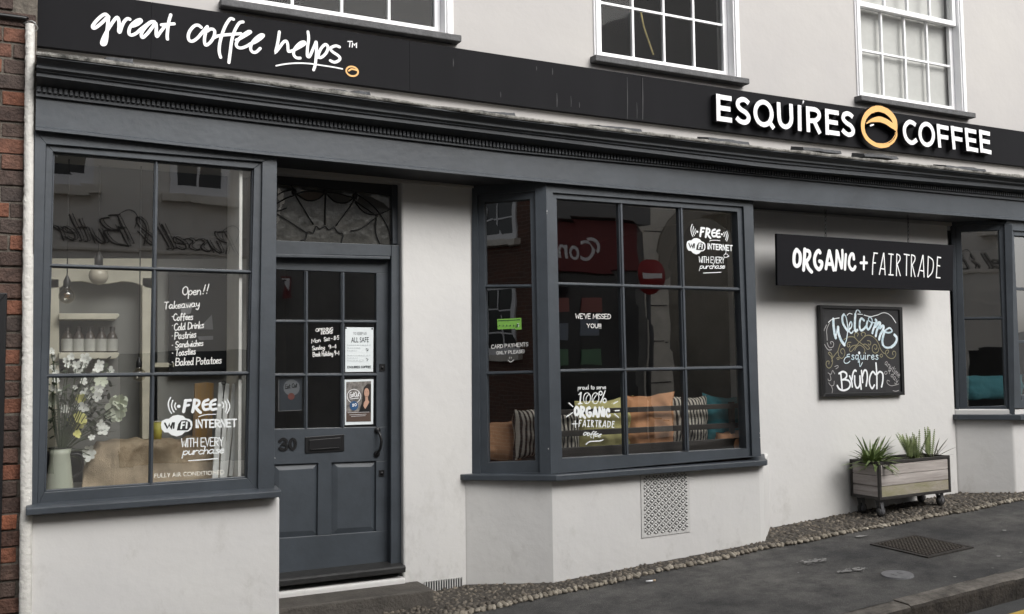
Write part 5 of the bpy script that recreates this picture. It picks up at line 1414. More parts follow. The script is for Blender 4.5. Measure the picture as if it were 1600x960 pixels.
def zz2(x, z): return z + slope * (x - (XL + XRp) / 2)
fw = .022
for k in range(3):
    z0 = zb + fw + (zt - zb - 2 * fw) * k / 3; z1 = zb + fw + (zt - zb - 2 * fw) * (k + 1) / 3 - .004
    b = MB(); b.prism([(XL + fw, YP + .006, zz2(XL, z0)), (XRp - fw, YP + .006, zz2(XRp, z0)), (XRp - fw, YP + .006, zz2(XRp, z1)), (XL + fw, YP + .006, zz2(XL, z1))], (0, .02, 0))
    b.prism([(XL + fw, YB - .006, zz2(XL, z0)), (XRp - fw, YB - .006, zz2(XRp, z0)), (XRp - fw, YB - .006, zz2(XRp, z1)), (XL + fw, YB - .006, zz2(XL, z1))], (0, -.02, 0))
    b.build('plank', wood_m if k == 0 else wood, pl_, .002)
    for xx, ex in ((XL + .006, .02), (XRp - .006, -.02)):
        b = MB(); b.prism([(xx, YP + fw, zz2(xx, z0)), (xx, YB - fw, zz2(xx, z0)), (xx, YB - fw, zz2(xx, z1)), (xx, YP + fw, zz2(xx, z1))], (ex, 0, 0)); b.build('plank', wood_d, pl_, .002)
b = MB()
def pbox(x0, x1, y0, y1, z0, z1): b.add([(x, y, zz2(x, z)) for x in (x0, x1) for y in (y0, y1) for z in (z0, z1)], [(0, 1, 3, 2), (4, 6, 7, 5), (0, 4, 5, 1), (2, 3, 7, 6), (0, 2, 6, 4), (1, 5, 7, 3)])
for x0 in (XL, XRp - fw):
    for y0 in (YP, YB - fw): pbox(x0, x0 + fw, y0, y0 + fw, zb, zt)
for z0 in (zb + .0005, zt - fw - .0005):
    for y0 in (YP + .001, YB - fw - .001): pbox(XL + fw, XRp - fw, y0, y0 + fw, z0, z0 + fw)
    for x0 in (XL + .001, XRp - fw - .001): pbox(x0, x0 + fw, YP + fw, YB - fw, z0, z0 + fw)
b.build('frame', mat("rusty_black_steel", (0.022, 0.019, 0.017), 0.6, 0.4, 20), pl_, .002)
b = MB(); n = 14
for i in range(n + 1):
    for j in range(6):
        x = XL + .024 + (XRp - XL - .048) * i / n; y = YP + .024 + (YB - YP - .048) * j / 5
        b.v.append(Vector((x, y, zz2(x, zt - .018) + .015 * mnoise.noise(Vector((x * 14, y * 14, 0))))))
for i in range(n):
    for j in range(5): a = i * 6 + j; b.f.append((a, a + 6, a + 7, a + 1)); b.m.append(0); b.sm.append(True)
b.build('soil', mat("dark_compost", (0.025, 0.019, 0.014), 0.95, 0.4, 40, 1.0, 60), pl_)
castor = mat("grey_castor_wheel", (0.10, 0.10, 0.105), 0.5, 0.2, 20); rub = mat("black_tyre", (0.012, 0.012, 0.012), 0.7)
for x in (XL + .05, XRp - .075):
    for y in (YP + .055, YB - .055):
        zc0 = zz2(x, zb); g = gz(x, y) + .018; r = min(.042, (zc0 - g) * .44); wz = g + r
        b = MB(); b.lathe((x + .012, y, wz), [(0, -.014), (r * .86, -.014), (r, -.008), (r, .008), (r * .86, .014), (0, .014)], 18, axis='Y')
        w_ = b.build('wheel', rub, pl_)
        b = MB(); b.lathe((x + .012, y - .0145, wz), [(0, -.002), (r * .62, -.002), (r * .62, .004)], 16, axis='Y'); b.build('hub', castor, w_)
        b = MB(); b.box(x - .028, x + .028, y - .028, y + .028, zc0 - .007, zc0 + .0015)
        for s_ in (-1, 1): b.prism([(x - .022, y + s_ * .019, zc0 - .006), (x + .022, y + s_ * .019, zc0 - .006), (x + .020, y + s_ * .019, wz - .004), (x + .006, y + s_ * .019, wz - .010)], (0, s_ * .003, 0))
        b.build('castor_fork', castor, pl_)
leafA = mat("sword_leaf_green", (0.12, 0.185, 0.06), 0.5, 0.35, 9, col2=(0.29, 0.36, 0.15))
leafB = mat("fern_green", (0.14, 0.20, 0.08), 0.5, 0.3, 12, col2=(0.32, 0.37, 0.17))
leafC = mat("bronze_leaf", (0.085, 0.085, 0.055), 0.5, 0.3, 12)
def blade(b, base, az, elv, L, w, droop, m=0, n=7):
    d = Vector((math.cos(az) * math.cos(elv), math.sin(az) * math.cos(elv), math.sin(elv))); side = Vector((-math.sin(az), math.cos(az), 0))
    P = Vector(base); pts = [P.copy()]
    for i in range(n):
        d = (d + Vector((0, 0, -droop / n))).normalized(); P = P + d * L / n; pts.append(P.copy())
    o = len(b.v)
    for i, p in enumerate(pts):
        t = i / n; ww = w * (0.55 + 0.9 * t) * (1 - t) ** .75 if t > .1 else w * .55
        up = side.cross(d) * 0
        b.v += [p - side * ww, p + Vector((0, 0, -ww * .35)), p + side * ww]
    for i in range(n):
        for k in range(2): b.f.append((o + i * 3 + k, o + i * 3 + k + 1, o + i * 3 + 4 + k, o + i * 3 + 3 + k)); b.m.append(m); b.sm.append(True)
def at_pl(px, dy): 
    y = YP + (YB - YP) * dy; x = W(px, 712, y).x; return Vector((x, y, zz2(x, zt - .04)))
rp = random.Random(11)
def keep(az, elv):      # blades by the wall bend upwards rather than pass into it
    return elv + (.5 if math.sin(az) > .5 else 0)
c = at_pl(1362, .45); pt = empty('spiky_plant', tuple(c)); tag(pt, 'bushy green sword leaved plant filling the left half of the planter', 'plant')
b = MB()
for i in range(110):
    az = rp.uniform(0, 6.283); e = keep(az, rp.uniform(.15, 1.3)); blade(b, c + Vector((rp.uniform(-.05, .06), rp.uniform(-.02, .02), 0)), az, e, rp.uniform(.17, .29) * (.72 if math.sin(az) > .3 else 1), rp.uniform(.015, .024), rp.uniform(.3, 1.3))
b.build('leaves', leafA, pt)
c = at_pl(1428, .5); pt = empty('fern', tuple(c)); tag(pt, 'feathery upright fern with light fronds right of the middle of the planter', 'plant')
def frond(b, base, az, elv, L, m=0):
    d = Vector((math.cos(az) * math.cos(elv), math.sin(az) * math.cos(elv), math.sin(elv))); sd2 = Vector((-math.sin(az), math.cos(az), 0)); n = 15
    if abs(d.z) > .8: sd2 = Vector((1, 0, 0))
    pts = [Vector(base) + d * L * i / n for i in range(n + 1)]; b.tube(pts, .0022, 4, m)
    for i in range(3, n + 1):
        t = i / n; l = .036 * (1 - t) ** .6 + .008
        for s_ in (-1, 1):
            dv = (sd2 * s_ + d * .7).normalized(); p = pts[i]; q = dv.cross(d).normalized() * 0 + d * .008
            b.add([p - q, p + dv * l, p + q], [(0, 1, 2)], m)
b = MB()
for i in range(24): frond(b, c + Vector((rp.uniform(-.06, .05), rp.uniform(-.02, .02), 0)), rp.uniform(1.9, 4.8), rp.uniform(.95, 1.5), rp.uniform(.16, .27))
for i in range(50):
    az = rp.uniform(0, 6.28); blade(b, c + Vector((rp.uniform(-.07, .07), rp.uniform(-.03, .03), 0)), az, keep(az, rp.uniform(.3, 1.1)), rp.uniform(.06, .11), .010, .6)
b.build('fronds', leafB, pt)
c = at_pl(1458, .5); pt = empty('spiky_plant', tuple(c)); tag(pt, 'dark narrow leaved plant with one tall feathery spike at the right end of the planter', 'plant')
b = MB()
for i in range(7): frond(b, c + Vector((rp.uniform(-.07, -.035), rp.uniform(-.02, .02), 0)), rp.uniform(0, 6.28), rp.uniform(1.4, 1.55), rp.uniform(.20, .27))
b.build('spikes', leafB, pt)
b = MB()
for az, e, L in ((0.1, .75, .27), (-.2, .5, .26), (.3, .95, .22), (3.3, .5, .20), (3.0, .8, .18), (-.5, .35, .18), (5.6, .9, .17), (2.6, .6, .2), (3.6, .35, .22)): blade(b, c, az, e, L, .010, .25)
for i in range(44):
    az = rp.uniform(0, 6.28); blade(b, c + Vector((rp.uniform(-.12, .06), rp.uniform(-.03, .03), 0)), az, keep(az, rp.uniform(.3, 1.0)), rp.uniform(.06, .10), .009, .7)
b.build('leaves', leafC, pt)

# ================================================================== BRICK NEIGHBOUR
bk = empty('brick_building', (-1.5, 5.4, gz(-1.5, 5.4)))
tag(bk, 'old dark red brick building at the far left edge beside the white edge strip', 'brick building')
YBK = 5.40
b = MB(); b.box(-6.0, .012, YBK, 9.0, -.6, 7.2); b.build('wall', 'brick_mortar', bk)
b = MB(); rb_ = random.Random(5); ch = .0815; z = -.5; row = 0
xe_lo, xe_hi = W(40, 300, YBK).x, .010
zcut = W(50, 30, YBK).z
while z < 7.0:
    x = xe_hi + .004 - (0.11 if row % 2 else 0) if z > zcut else xe_hi - (.045 if row % 2 else .0)
    first = True
    while x > -1.3:
        L = .108 if (first and row % 2) or rb_.random() < .18 else .222
        x0 = x - L; e = rb_.uniform(.004, .016)
        vs = []
        for yy in (YBK - e, YBK + .01):
            for (xx, zz_) in ((x0 + .005, z + .005), (x - .004, z + .005), (x - .004, z + ch - .006), (x0 + .005, z + ch - .006)):
                vs.append((xx + rb_.uniform(-.003, .003), yy + rb_.uniform(-.002, .002), zz_ + rb_.uniform(-.003, .003)))
        b.add(vs, [(0, 1, 2, 3), (4, 7, 6, 5), (0, 4, 5, 1), (1, 5, 6, 2), (2, 6, 7, 3), (3, 7, 4, 0)])
        x = x0; first = False
    z += ch; row += 1
o = b.build('brickwork', 'brick', bk, .004, 2)
b = MB(); zc = W(25, 27, YBK - .03).z
b.tube(smooth([Vector((-1.4, YBK - .03, zc + .01)), Vector((-.6, YBK - .034, zc - .004)), Vector((-.1, YBK - .03, zc)), Vector((-.035, YBK - .03, zc - .002))]), .012, 8)
b.build('cable', 'black', bk)
b = MB(); c = W(54, 40, YBK - .05)
b.tube([c + Vector((.014 * math.cos(a), -.01 * math.sin(a), .014 * math.sin(a) - .012)) for a in [2 * math.pi * k / 14 for k in range(14)]], .003, 6, closed=True)
b.tube(smooth([c + Vector((-.05, .04, .014)), c + Vector((-.015, -.004, .018)), c + Vector((.005, -.012, .006))]), .005, 6)
b.build('pipe_clip', mat("dull_zinc", (.3, .3, .29), .5, metal=.4), bk)
nb = empty('notice_board', (-.45, YBK - .02, gz(-.45, 5.4)))
tag(nb, 'tall black framed board on the brick wall at the left edge of the picture', 'notice board')
xa = W(10, 520, YBK - .045).x; za = W(5, 458, YBK - .045).z
xb = W(3.5, 920, YBK - .045).x
b = MB(); fo = [(-.85, YBK - .045, -.1), (xb - .012, YBK - .045, -.1), (xa, YBK - .045, za), (-.85, YBK - .045, za)]; fi = [(-.80, YBK - .045, -.05), (xb - .045, YBK - .045, -.05), (xa - .034, YBK - .045, za - .045), (-.80, YBK - .045, za - .045)]
b.ring([Vector(p) for p in fo], [Vector(p) for p in fi], (0, .04, 0)); b.build('frame', 'black', nb, .003)
b = MB(); b.prism([(p[0], YBK - .022, p[2]) for p in fi], (0, .015, 0)); b.build('panel', 'gloss_white', nb)

# plain rendered house further up the hill, beyond the frame on the right
rh = empty('rendered_house', (13.5, 5.7, gz(13.5, 5.7))); tag(rh, 'plain pale rendered house standing up the hill beyond the coffee shop', 'house')
b = MB(); b.box(XR + .005, 20, 5.66, 9.3, 0, 5.3); b.build('wall', 'render_up', rh)
b = MB(); b.prism([(XR + .005, 5.5, 5.3), (XR + .005, 9.4, 5.3), (XR + .005, 7.4, 6.8)], (10.4, 0, 0)); b.build('roof', 'slate', rh)
for x0 in (10.6, 13.2, 16.0):
    for z0 in (1.6, 3.7):
        b = MB(); Q_ = lambda a, c, e, g_: [Vector((a, 5.645, e)), Vector((c, 5.645, e)), Vector((c, 5.645, g_)), Vector((a, 5.645, g_))]
        b.ring(Q_(x0, x0 + 1.1, z0, z0 + 1.35), Q_(x0 + .08, x0 + 1.02, z0 + .1, z0 + 1.27), (0, .04, 0)); b.box(x0 + .535, x0 + .565, 5.65, 5.68, z0 + .1, z0 + 1.27); w_ = b.build('window', 'gloss_white', rh)
        b = MB(); b.flat([(x0 + .05, 5.656, z0 + .05), (x0 + 1.05, 5.656, z0 + .05), (x0 + 1.05, 5.656, z0 + 1.3), (x0 + .05, 5.656, z0 + 1.3)]); b.build('pane', mat('dark_house_pane', (.02, .022, .025), .12), w_)

# ================================================================== OPPOSITE SIDE OF THE STREET (seen mirrored in the panes)
YO = -2.2
def opp(px, py, Yg=5.40, Y=YO):
    p = W(px, py, 2 * Yg - Y); return Vector((p.x, Y, p.z))
sheet('opposite_pavement', -30, 30, -2.6, -.55, -.01, 'asphalt', 60, 4)
NO = Vector((0, 1, 0))
stucco = render_mat("opposite_stucco", (0.90, 0.865, 0.80)); stone = mat("pale_stone", (0.84, 0.79, 0.70), 0.85, 0.15, 3, 0.4, 20)
dark_glass = mat("dark_opposite_pane", (0.022, 0.024, 0.027), 0.15)
def back_box(b, x0, x1, z0, z1, y=YO, d=.3, m=0): b.box(x0, x1, y - d, y, z0, z1, m)
# cream office with script lettering
ox0, ox1 = -2.6, opp(392, 300).x + .35
cb_ = empty('cream_office', ((ox0 + ox1) / 2, YO, gz(1, YO))); tag(cb_, 'pale stuccoed office with dark script lettering mirrored in the left shop window', 'building')
b = MB(); back_box(b, ox0, ox1, -.6, 5.2, YO, 5.0); b.build('wall', stucco, cb_)
A = opp(372, 394.5); U = opp(82, 373) - A; V = Vector((0, 0, (opp(360, 357).z - opp(360, 394).z)))
b = MB(); hand3(b, "Russell & Butler", A + NO * .012, U, V, NO, .017, slant=.45, gap=.07, depth=.008); hand3(b, "Russell & Butler", A + NO * .014 + Vector((.035, 0, .01)), U, V, NO, .009, slant=.45, gap=.07)
for k_ in (0, 10.2):
    b.ribbon(smooth([A + NO * .016 + U * ((q[0] + k_) / 17.2) + V * q[1] for q in ((.1, .6), (-.2, 1.05), (.5, 1.25), (1.5, 1.0), (1.3, .6), (.8, .55))]), .010, NO)
b.build('lettering', mat("dark_bronze_letters", (0.13, 0.12, 0.11), 0.6), cb_)
b = MB(); z1 = opp(230, 389).z; b.box(ox0 + .05, ox1 - .1, YO + .001, YO + .025, z1 - .03, z1); b.build('string_course', stone, cb_)
b = MB(); b.box(ox1 - .28, ox1 - .02, YO + .001, YO + .08, -.4, 5.15); b.build('pilaster', stone, cb_)
def opp_window(par, x0, x1, zb, zt, nx=2, nz=3):
    b = MB(); w = .10
    Q = lambda a, c, e, g_: [Vector((a, YO + .03, e)), Vector((c, YO + .03, e)), Vector((c, YO + .03, g_)), Vector((a, YO + .03, g_))]
    b.ring(Q(x0, x1, zb, zt), Q(x0 + w, x1 - w, zb + .14, zt - w), (0, -.08, 0))
    for k in range(1, nx): c = x0 + (x1 - x0) * k / nx; b.box(c - .015, c + .015, YO - .02, YO + .02, zb + .14, zt - w)
    for k in range(1, nz): c = zb + (zt - zb) * k / nz; b.box(x0 + w, x1 - w, YO - .022, YO + .018, c - .015, c + .015)
    o = b.build('window', 'gloss_white', par)
    b = MB(); b.flat([(x0 + .05, YO + .004, zb + .05), (x1 - .05, YO + .004, zb + .05), (x1 - .05, YO + .004, zt - .05), (x0 + .05, YO + .004, zt - .05)]); b.build('pane', dark_glass, o)
    b = MB(); b.box(x0 - .1, x1 + .1, YO + .001, YO + .14, zb - .12, zb - .002); b.build('sill', stone, o)
    return o
wb = opp(300, 306)
xw0, xw1 = opp(262, 300).x, opp(361, 300).x
opp_window(cb_, xw0, xw1, wb.z, wb.z + 1.55)
opp_window(cb_, opp(18, 300).x, opp(140, 300).x, wb.z + .03, wb.z + 1.58)
b = MB()
for x0 in (-1.6, 1.0): b.box(x0, x0 + 1.9, YO + .001, YO + .012, .3, 1.75)
b.build('office_window', dark_glass, cb_)
# brick house further down the street, mirrored in the canted side panes
hb = empty('brick_house', (-6, YO, gz(-6, YO))); tag(hb, 'red brick house across the street with white sash windows', 'house')
obrick = new_mat("opposite_brick")
mt_, t_, p_ = obrick
bt = t_.nodes.new("ShaderNodeTexBrick"); bt.inputs["Color1"].default_value = (.16, .062, .04, 1); bt.inputs["Color2"].default_value = (.10, .045, .032, 1); bt.inputs["Mortar"].default_value = (.22, .19, .16, 1)
bt.inputs["Scale"].default_value = 1; bt.inputs["Brick Width"].default_value = .225; bt.inputs["Row Height"].default_value = .075; bt.inputs["Mortar Size"].default_value = .008
tc_ = t_.nodes.new("ShaderNodeTexCoord"); mp_ = t_.nodes.new("ShaderNodeMapping"); mp_.inputs["Rotation"].default_value = (R_(90), 0, 0)
t_.links.new(tc_.outputs["Object"], mp_.inputs[0]); t_.links.new(mp_.outputs[0], bt.inputs["Vector"]); t_.links.new(bt.outputs[0], p_.inputs["Base Color"]); p_.inputs["Roughness"].default_value = .9
b = MB(); back_box(b, -11, ox0 - .01, -1, 5.7, YO, 5.0); b.build('wall', mt_, hb)
for x0 in (-10.2, -8.3, -6.3, -4.4):
    opp_window(hb, x0, x0 + 1.15, 1.55, 3.0); opp_window(hb, x0, x0 + 1.15, 4.1, 5.5)
# estate agent with the red sign
ex0, ex1 = ox1 + .01, opp(1008, 400, 5.39).x
ea = empty('estate_agent', ((ex0 + ex1) / 2, YO, gz(6, YO))); tag(ea, 'estate agent shop with a red sign mirrored in the middle bay', 'shop building')
b = MB(); back_box(b, ex0, ex1, -.6, 5.2, YO, 5.0); b.build('wall', mat('grey_shop_render', (.20, .195, .185), .8, .25, 2.5), ea)
r0, r1 = opp(800, 400, 5.39).x, opp(992, 400, 5.39).x
zr1, zr0 = opp(930, 349, 5.39).z, opp(930, 425, 5.39).z
red = mat("red_sign_board", (0.17, 0.020, 0.020), 0.5)
b = MB(); b.box(r0, r1, YO + .001, YO + .12, zr0, zr1); b.build('sign_board', red, ea)
b = MB(); A = opp(931, 407, 5.39, YO + .125); U = opp(872, 402, 5.39, YO + .125) - A; V = Vector((0, 0, opp(915, 374, 5.39).z - opp(915, 407, 5.39).z))
font(b, "Con", A, U, V, 0, .012); b.build('lettering', 'white', ea)
b = MB(); b.box(r0 - .2, r1 + .2, YO + .002, YO + .30, zr1 + .02, zr1 + .38); b.build('canopy', mat("grey_canopy", (.20, .195, .19), .7), ea)
b = MB(); b.box(r0 - .2, r1 + .2, YO + .002, YO + .34, zr1 + .38, zr1 + .50); b.build('cornice', stone, ea)
b = MB(); b.box(r0, r1, YO + .001, YO + .03, gz(6, YO) + .4, zr0 - .03); b.build('shop_window', dark_glass, ea)
card = [mat("house_card_red", (.42, .16, .14), .6), mat("house_card_blue", (.30, .34, .40), .6), mat("house_card_green", (.20, .36, .22), .6)]
for (a, c, e, g_), k in (((907, 940, 465, 490), 0), ((872, 888, 464, 487), 0), ((907, 935, 498, 525), 1), ((872, 888, 505, 530), 1), ((910, 938, 545, 570), 2), ((872, 889, 545, 570), 2)):
    p0, p1 = opp(c, g_, 5.39, YO + .04), opp(a, e, 5.39, YO + .04)
    b = MB(); b.box(min(p0.x, p1.x), max(p0.x, p1.x), YO + .031, YO + .05, min(p0.z, p1.z), max(p0.z, p1.z)); b.build('property_card', card[k], ea)
opp_window(ea, ex0 + .6, ex0 + 1.7, zr1 + 1.0, zr1 + 2.4); opp_window(ea, ex0 + 2.8, ex0 + 3.9, zr1 + 1.0, zr1 + 2.4)
# stone building with a great arch
sx0, sx1 = ex1 + .01, ex1 + 7.0
sb = empty('stone_archway_building', ((sx0 + sx1) / 2, YO, gz(11, YO))); tag(sb, 'pale stone building with a wide round archway mirrored in the middle bay', 'building')
ac = opp(1128, 430, 5.39); ar = (ac.x - opp(1050, 430, 5.39).x); zs_ = ac.z
b = MB()
b.box(sx0, ac.x - ar, YO - .5, YO, -.3, 5.2); b.box(ac.x + ar, sx1, YO - .5, YO, -.3, 5.2)
n = 24
for i in range(n):
    a0, a1 = math.pi * i / n, math.pi * (i + 1) / n
    x0, x1_ = ac.x + ar * math.cos(a1), ac.x + ar * math.cos(a0); zA, zB = zs_ + ar * math.sin(a1), zs_ + ar * math.sin(a0)
    b.prism([(x0, YO, zA), (x1_, YO, zB), (x1_, YO, 5.2), (x0, YO, 5.2)], (0, -.5, 0))
b.build('wall', stone, sb)
b = MB(); b.ribbon([Vector((ac.x + (ar + .16) * math.cos(math.pi * k / 30), YO + .05, zs_ + (ar + .16) * math.sin(math.pi * k / 30))) for k in range(31)], .30, NO, .05); b.build('arch_moulding', mat("stone_moulding", (.36, .33, .28), .85), sb)
b = MB(); b.box(sx0 - 1, sx1, YO - 3, YO - 2.9, -.3, 5.2); b.build('back_wall', mat('shaded_arch_wall', (.22, .21, .195), .9, .2, 2), sb)
b = MB()
for k in range(7): b.box(sx0 + .1, ac.x - ar - .05, YO - .001, YO + .012, .6 + k * .62, .615 + k * .62)
b.build('stone_joints', 'dark', sb)
# no-entry sign on a pole
c = opp(1018, 433, 5.39, -.75); r = (opp(1041, 433, 5.39, -.75).x - opp(996, 433, 5.39, -.75).x) / 2 * 1.02
ns = empty('no_entry_sign', (c.x, -.75, gz(c.x, -.75))); tag(ns, 'round red no entry sign on a pole across the street', 'road sign')
b = MB(); b.lathe((c.x, -.75, c.z), [(0, .02), (r, .02), (r, 0), (0, 0)], 28, axis='Y'); b.build('sign_face', mat("red_sign_face", (.36, .025, .025), .4), ns)
b = MB(); b.box(c.x - r * .72, c.x + r * .72, -.729, -.726, c.z - r * .16, c.z + r * .16); b.build('white_bar', 'white', ns)
b = MB(); b.tube([(c.x, -.79, gz(c.x, -.75)), (c.x, -.79, c.z + r)], .038, 10); b.build('pole', mat("grey_pole", (.12, .12, .12), .5), ns)
# agent's board above the pavement, mirrored in the door
p0, p1 = opp(466, 425, 5.78, -1.8), opp(440, 470, 5.78, -1.8)
tb_ = empty('letting_board', (p0.x, -1.8, p1.z)); tag(tb_, 'red and white letting board fixed to the wall across the street', 'board')
xa, xb_ = min(p0.x, p1.x), max(p0.x, p1.x)
b = MB(); b.box(xa, xb_, -1.83, -1.80, p1.z, p0.z); b.build('board', red, tb_)
b = MB(); b.box(xa + .03, xb_ - .03, -1.799, -1.795, p0.z - .22, p0.z - .03); b.build('white_panel', 'white', tb_)
b = MB(); hand3(b, "TO", Vector((xb_ - .10, -1.792, p0.z - .19)), Vector((-(xb_ - xa) * .5, 0, 0)), Vector((0, 0, .13)), NO, .022); b.build('lettering', 'black', tb_)
b = MB(); b.box((xa + xb_) / 2 - .03, (xa + xb_) / 2 + .03, YO, -1.831, p1.z + .05, p1.z + .11); b.build('bracket', 'black', tb_)
# ================================================================== INSIDE THE LEFT WINDOW
zp = W(236, 757, 5.45).z - .045
b = MB(); b.box(-.018, 1.13, 5.47, 6.20, .20, zp); b.build('window_platform', mat("pale_bounce_platform", (.50, .48, .44), .6, .1, 10), shop)  # platform made pale to bounce daylight up onto the display
cream = mat("cream_boarding", (0.66, 0.625, 0.505), 0.6, 0.15, 5); cab_in = mat("cabinet_grey", (0.24, 0.24, 0.225), 0.5, 0.1, 4)
YK = 5.98
cbn = empty('display_cabinet', tuple(W(155, 700, YK)))
tag(cbn, 'cream framed display cabinet with an arched top behind the left shop window', 'cabinet')
b = MB(); b.prism(quad(FP(YK + .14), [(60, 405), (246, 405), (246, 705), (60, 705)]), (0, .02, 0)); b.build('back_panel', cab_in, cbn)
b = MB()
K = FP(YK)
b.prism(quad(K, [(66, 436), (92.5, 436), (92.5, 705), (66, 705)]), (0, .14, 0)); b.prism(quad(K, [(222, 434), (240, 434), (240, 705), (222, 705)]), (0, .14, 0))
arch = [(66, 404), (240, 404), (240, 452), (228, 450), (216, 444), (206, 441), (190, 440), (170, 443.5), (150, 444), (128, 439.5), (112, 440), (92, 450), (66, 452)]
b.prism(quad(K, arch), (0, .03, 0))
b.build('frame', cream, cbn, .003)
for y0, y1 in ((490, 499.5), (551, 561)):
    b = MB(); P = quad(K, [(92, y0), (184, y0), (186.5, y0 + 1.5), (186.5, y0 + 4), (181, y1 - .5), (92, y1)], .06); b.prism(P, (0, .19, 0)); b.build('shelf', cream, cbn, .003)
lid = mat("dark_jar_lid", (.035, .03, .028), .4); label_m = mat("pale_jar_label", (.50, .50, .46), .7, .1, 20); jar_m = mat("brown_jar", (.07, .055, .045), .25)
zsft = W(140, 551, YK - .02).z
for i, px in enumerate((105, 122.5, 140.5, 158, 175)):
    c = W(px, 545, YK + .02); c.z = zsft
    j = empty('jar', tuple(c)); tag(j, 'brown jar with a white label, number %s along the cabinet shelf' % ('one', 'two', 'three', 'four', 'five')[i], 'jar', 'jars on the cabinet shelf')
    j['label'] = ('brown jar with a white label at the left end of the cabinet shelf', 'brown jar with a white label, second along the cabinet shelf', 'brown jar with a white label in the middle of the cabinet shelf', 'brown jar with a white label, second from the right on the cabinet shelf', 'brown jar with a white label at the right end of the cabinet shelf')[i]
    r = .030; b = MB(); b.lathe(c, [(0, 0), (r, 0), (r, .085), (r * .72, .105), (r * .45, .115), (r * .45, .128)], 14); b.build('glass_body', jar_m, j)
    b = MB(); b.lathe(c, [(r + .001, .008), (r + .001, .078)], 14); b.build('label', label_m, j)
    b = MB(); b.lathe(c, [(r * .5, .125), (r * .5, .148), (0, .15)], 12); b.build('lid', lid, j)
# framed blackboard and grey partition to its left
b = MB(); b.prism(quad(FP(6.12), [(240, 405), (420, 405), (420, 740), (240, 740)]), (0, .03, 0)); b.build('partition', mat('grey_partition', (.34, .34, .32), .8, .06, 5), shop)
bb = empty('framed_panel', tuple(W(315, 590, 6.06))); tag(bb, 'dark framed panel with flat grey shapes behind the pane of handwritten offers', 'panel')
Kb = FP(6.06)
fo, fi = [(264, 422), (362, 424), (361, 583), (264, 588)], [(270, 430), (356, 432), (355, 575), (270, 580)]
b = MB(); b.ring(quad(Kb, fo), quad(Kb, fi), (0, .03, 0)); b.build('frame', 'black', bb)
b = MB(); b.prism(quad(Kb, fi, -.012), (0, .01, 0)); b.build('board', 'int_dark', bb)
b = MB(); b.flat(quad(Kb, [(309, 515), (331, 492), (333, 515)], -.004)); b.flat(quad(Kb, [(281, 474), (302, 472), (298, 490), (284, 494)], -.004)); b.flat(quad(Kb, [(308, 526), (333, 525), (333, 531), (312, 532)], -.004)); b.build('paper', mat("grey_shapes", (.34, .34, .36), .8), bb)  # three flat grey shapes on the dark board
b = MB(); b.prism(quad(FP(6.06), [(241, 567), (272, 567), (272, 574), (241, 574)]), (0, .04, 0)); b.build('dado_rail', cream, shop)
# pale return on the right of the window
b = MB(); b.box(1.036, 1.052, 5.418, 5.78, .86, 2.66); b.build('window_return', mat("pale_return_board", (.88, .87, .83), .7, .1, 4), shop)
# pendant bulbs
bulb_g = glass_mat("bulb_glass", 0.10, 0.0, 3, (.86, .84, .78)); bulb_f = mat("frosted_bulb", (.55, .50, .40), .25)
def pendant(px, py, rpx, Yb, label, frosted=False):
    c = W(px, py, Yb); r = (W(px + rpx, py, Yb) - c).length
    p = empty('pendant_bulb', (c.x, c.y, c.z - r)); tag(p, label, 'pendant bulb', 'pendant bulbs in the left window')
    b = MB(); prof = [(max(.001, r * math.sin(math.pi * k / 12)), -r * math.cos(math.pi * k / 12)) for k in range(11)] + [(r * .36, r * 1.15), (r * .36, r * 1.3)]
    b.lathe(c, prof, 20); b.build('bulb', bulb_f if frosted else bulb_g, p)
    b = MB(); b.lathe(c, [(r * .40, r * 1.1), (r * .44, r * 1.25), (r * .44, r * 1.9), (r * .25, r * 2.35), (.004, r * 2.7)], 14); b.build('socket', 'black', p)
    b = MB(); b.tube([c + Vector((0, 0, r * 2.6)), Vector((c.x, c.y, 2.74))], .0035, 6); b.build('cord', 'black', p)
    if not frosted:
        b = MB(); b.tube([c + Vector((r * .35 * math.cos(a * 2.2), r * .1 * math.sin(a * 2.2), -r * .3 + r * .12 * a)) for a in [k * .5 for k in range(12)]], .0015, 4); b.build('filament', 'orange', p)
pendant(104.5, 463, 13.5, 5.72, 'clear round bulb on a black cord at the left of the left window')
pendant(154, 431, 15.5, 5.84, 'cloudy round bulb half hidden by the upper glazing bar', True)
pendant(217, 586, 11, 5.76, 'clear bulb hanging low beside the middle glazing bar')
# enamel jug with flowers
Yj = 5.60
c = W(93, 760, Yj); c.z = zp
jg = empty('enamel_jug', tuple(c)); tag(jg, 'pale green enamel jug holding the flowers at the left of the window', 'jug')
h = W(93, 700, Yj).z - zp
enam = mat("pale_green_enamel", (.50, .53, .43), .35, .08, 8)
b = MB(); b.lathe(c, [(0, .001), (.068, .001), (.070, .01), (.055, h * .6), (.048, h * .85), (.056, h), (.052, h - .002), (.044, h * .83), (.05, h * .5)], 26); b.build('body', enam, jg)
b = MB(); b.tube(smooth([c + Vector((.048, 0, h * .85)), c + Vector((.10, 0, h * .82)), c + Vector((.105, 0, h * .5)), c + Vector((.060, 0, h * .35))]), .007, 8); b.build('handle', 'black', jg)
b = MB(); b.tube([c + Vector((.056 * math.cos(a), .056 * math.sin(a), h)) for a in [2 * math.pi * k / 26 for k in range(26)]], .003, 6, closed=True); b.build('rim', 'black', jg)
fl = empty('flower_arrangement', tuple(c + Vector((0, 0, h)))); tag(fl, 'spray of artificial white and yellow flowers standing in the enamel jug', 'flowers')
petal_w = mat("white_petal", (.84, .85, .79), .6, .08, 30); petal_y = mat("yellow_petal", (.80, .76, .26), .6, .1, 30); petal_g = mat("greenish_white_petal", (.74, .78, .63), .6, .08, 20)
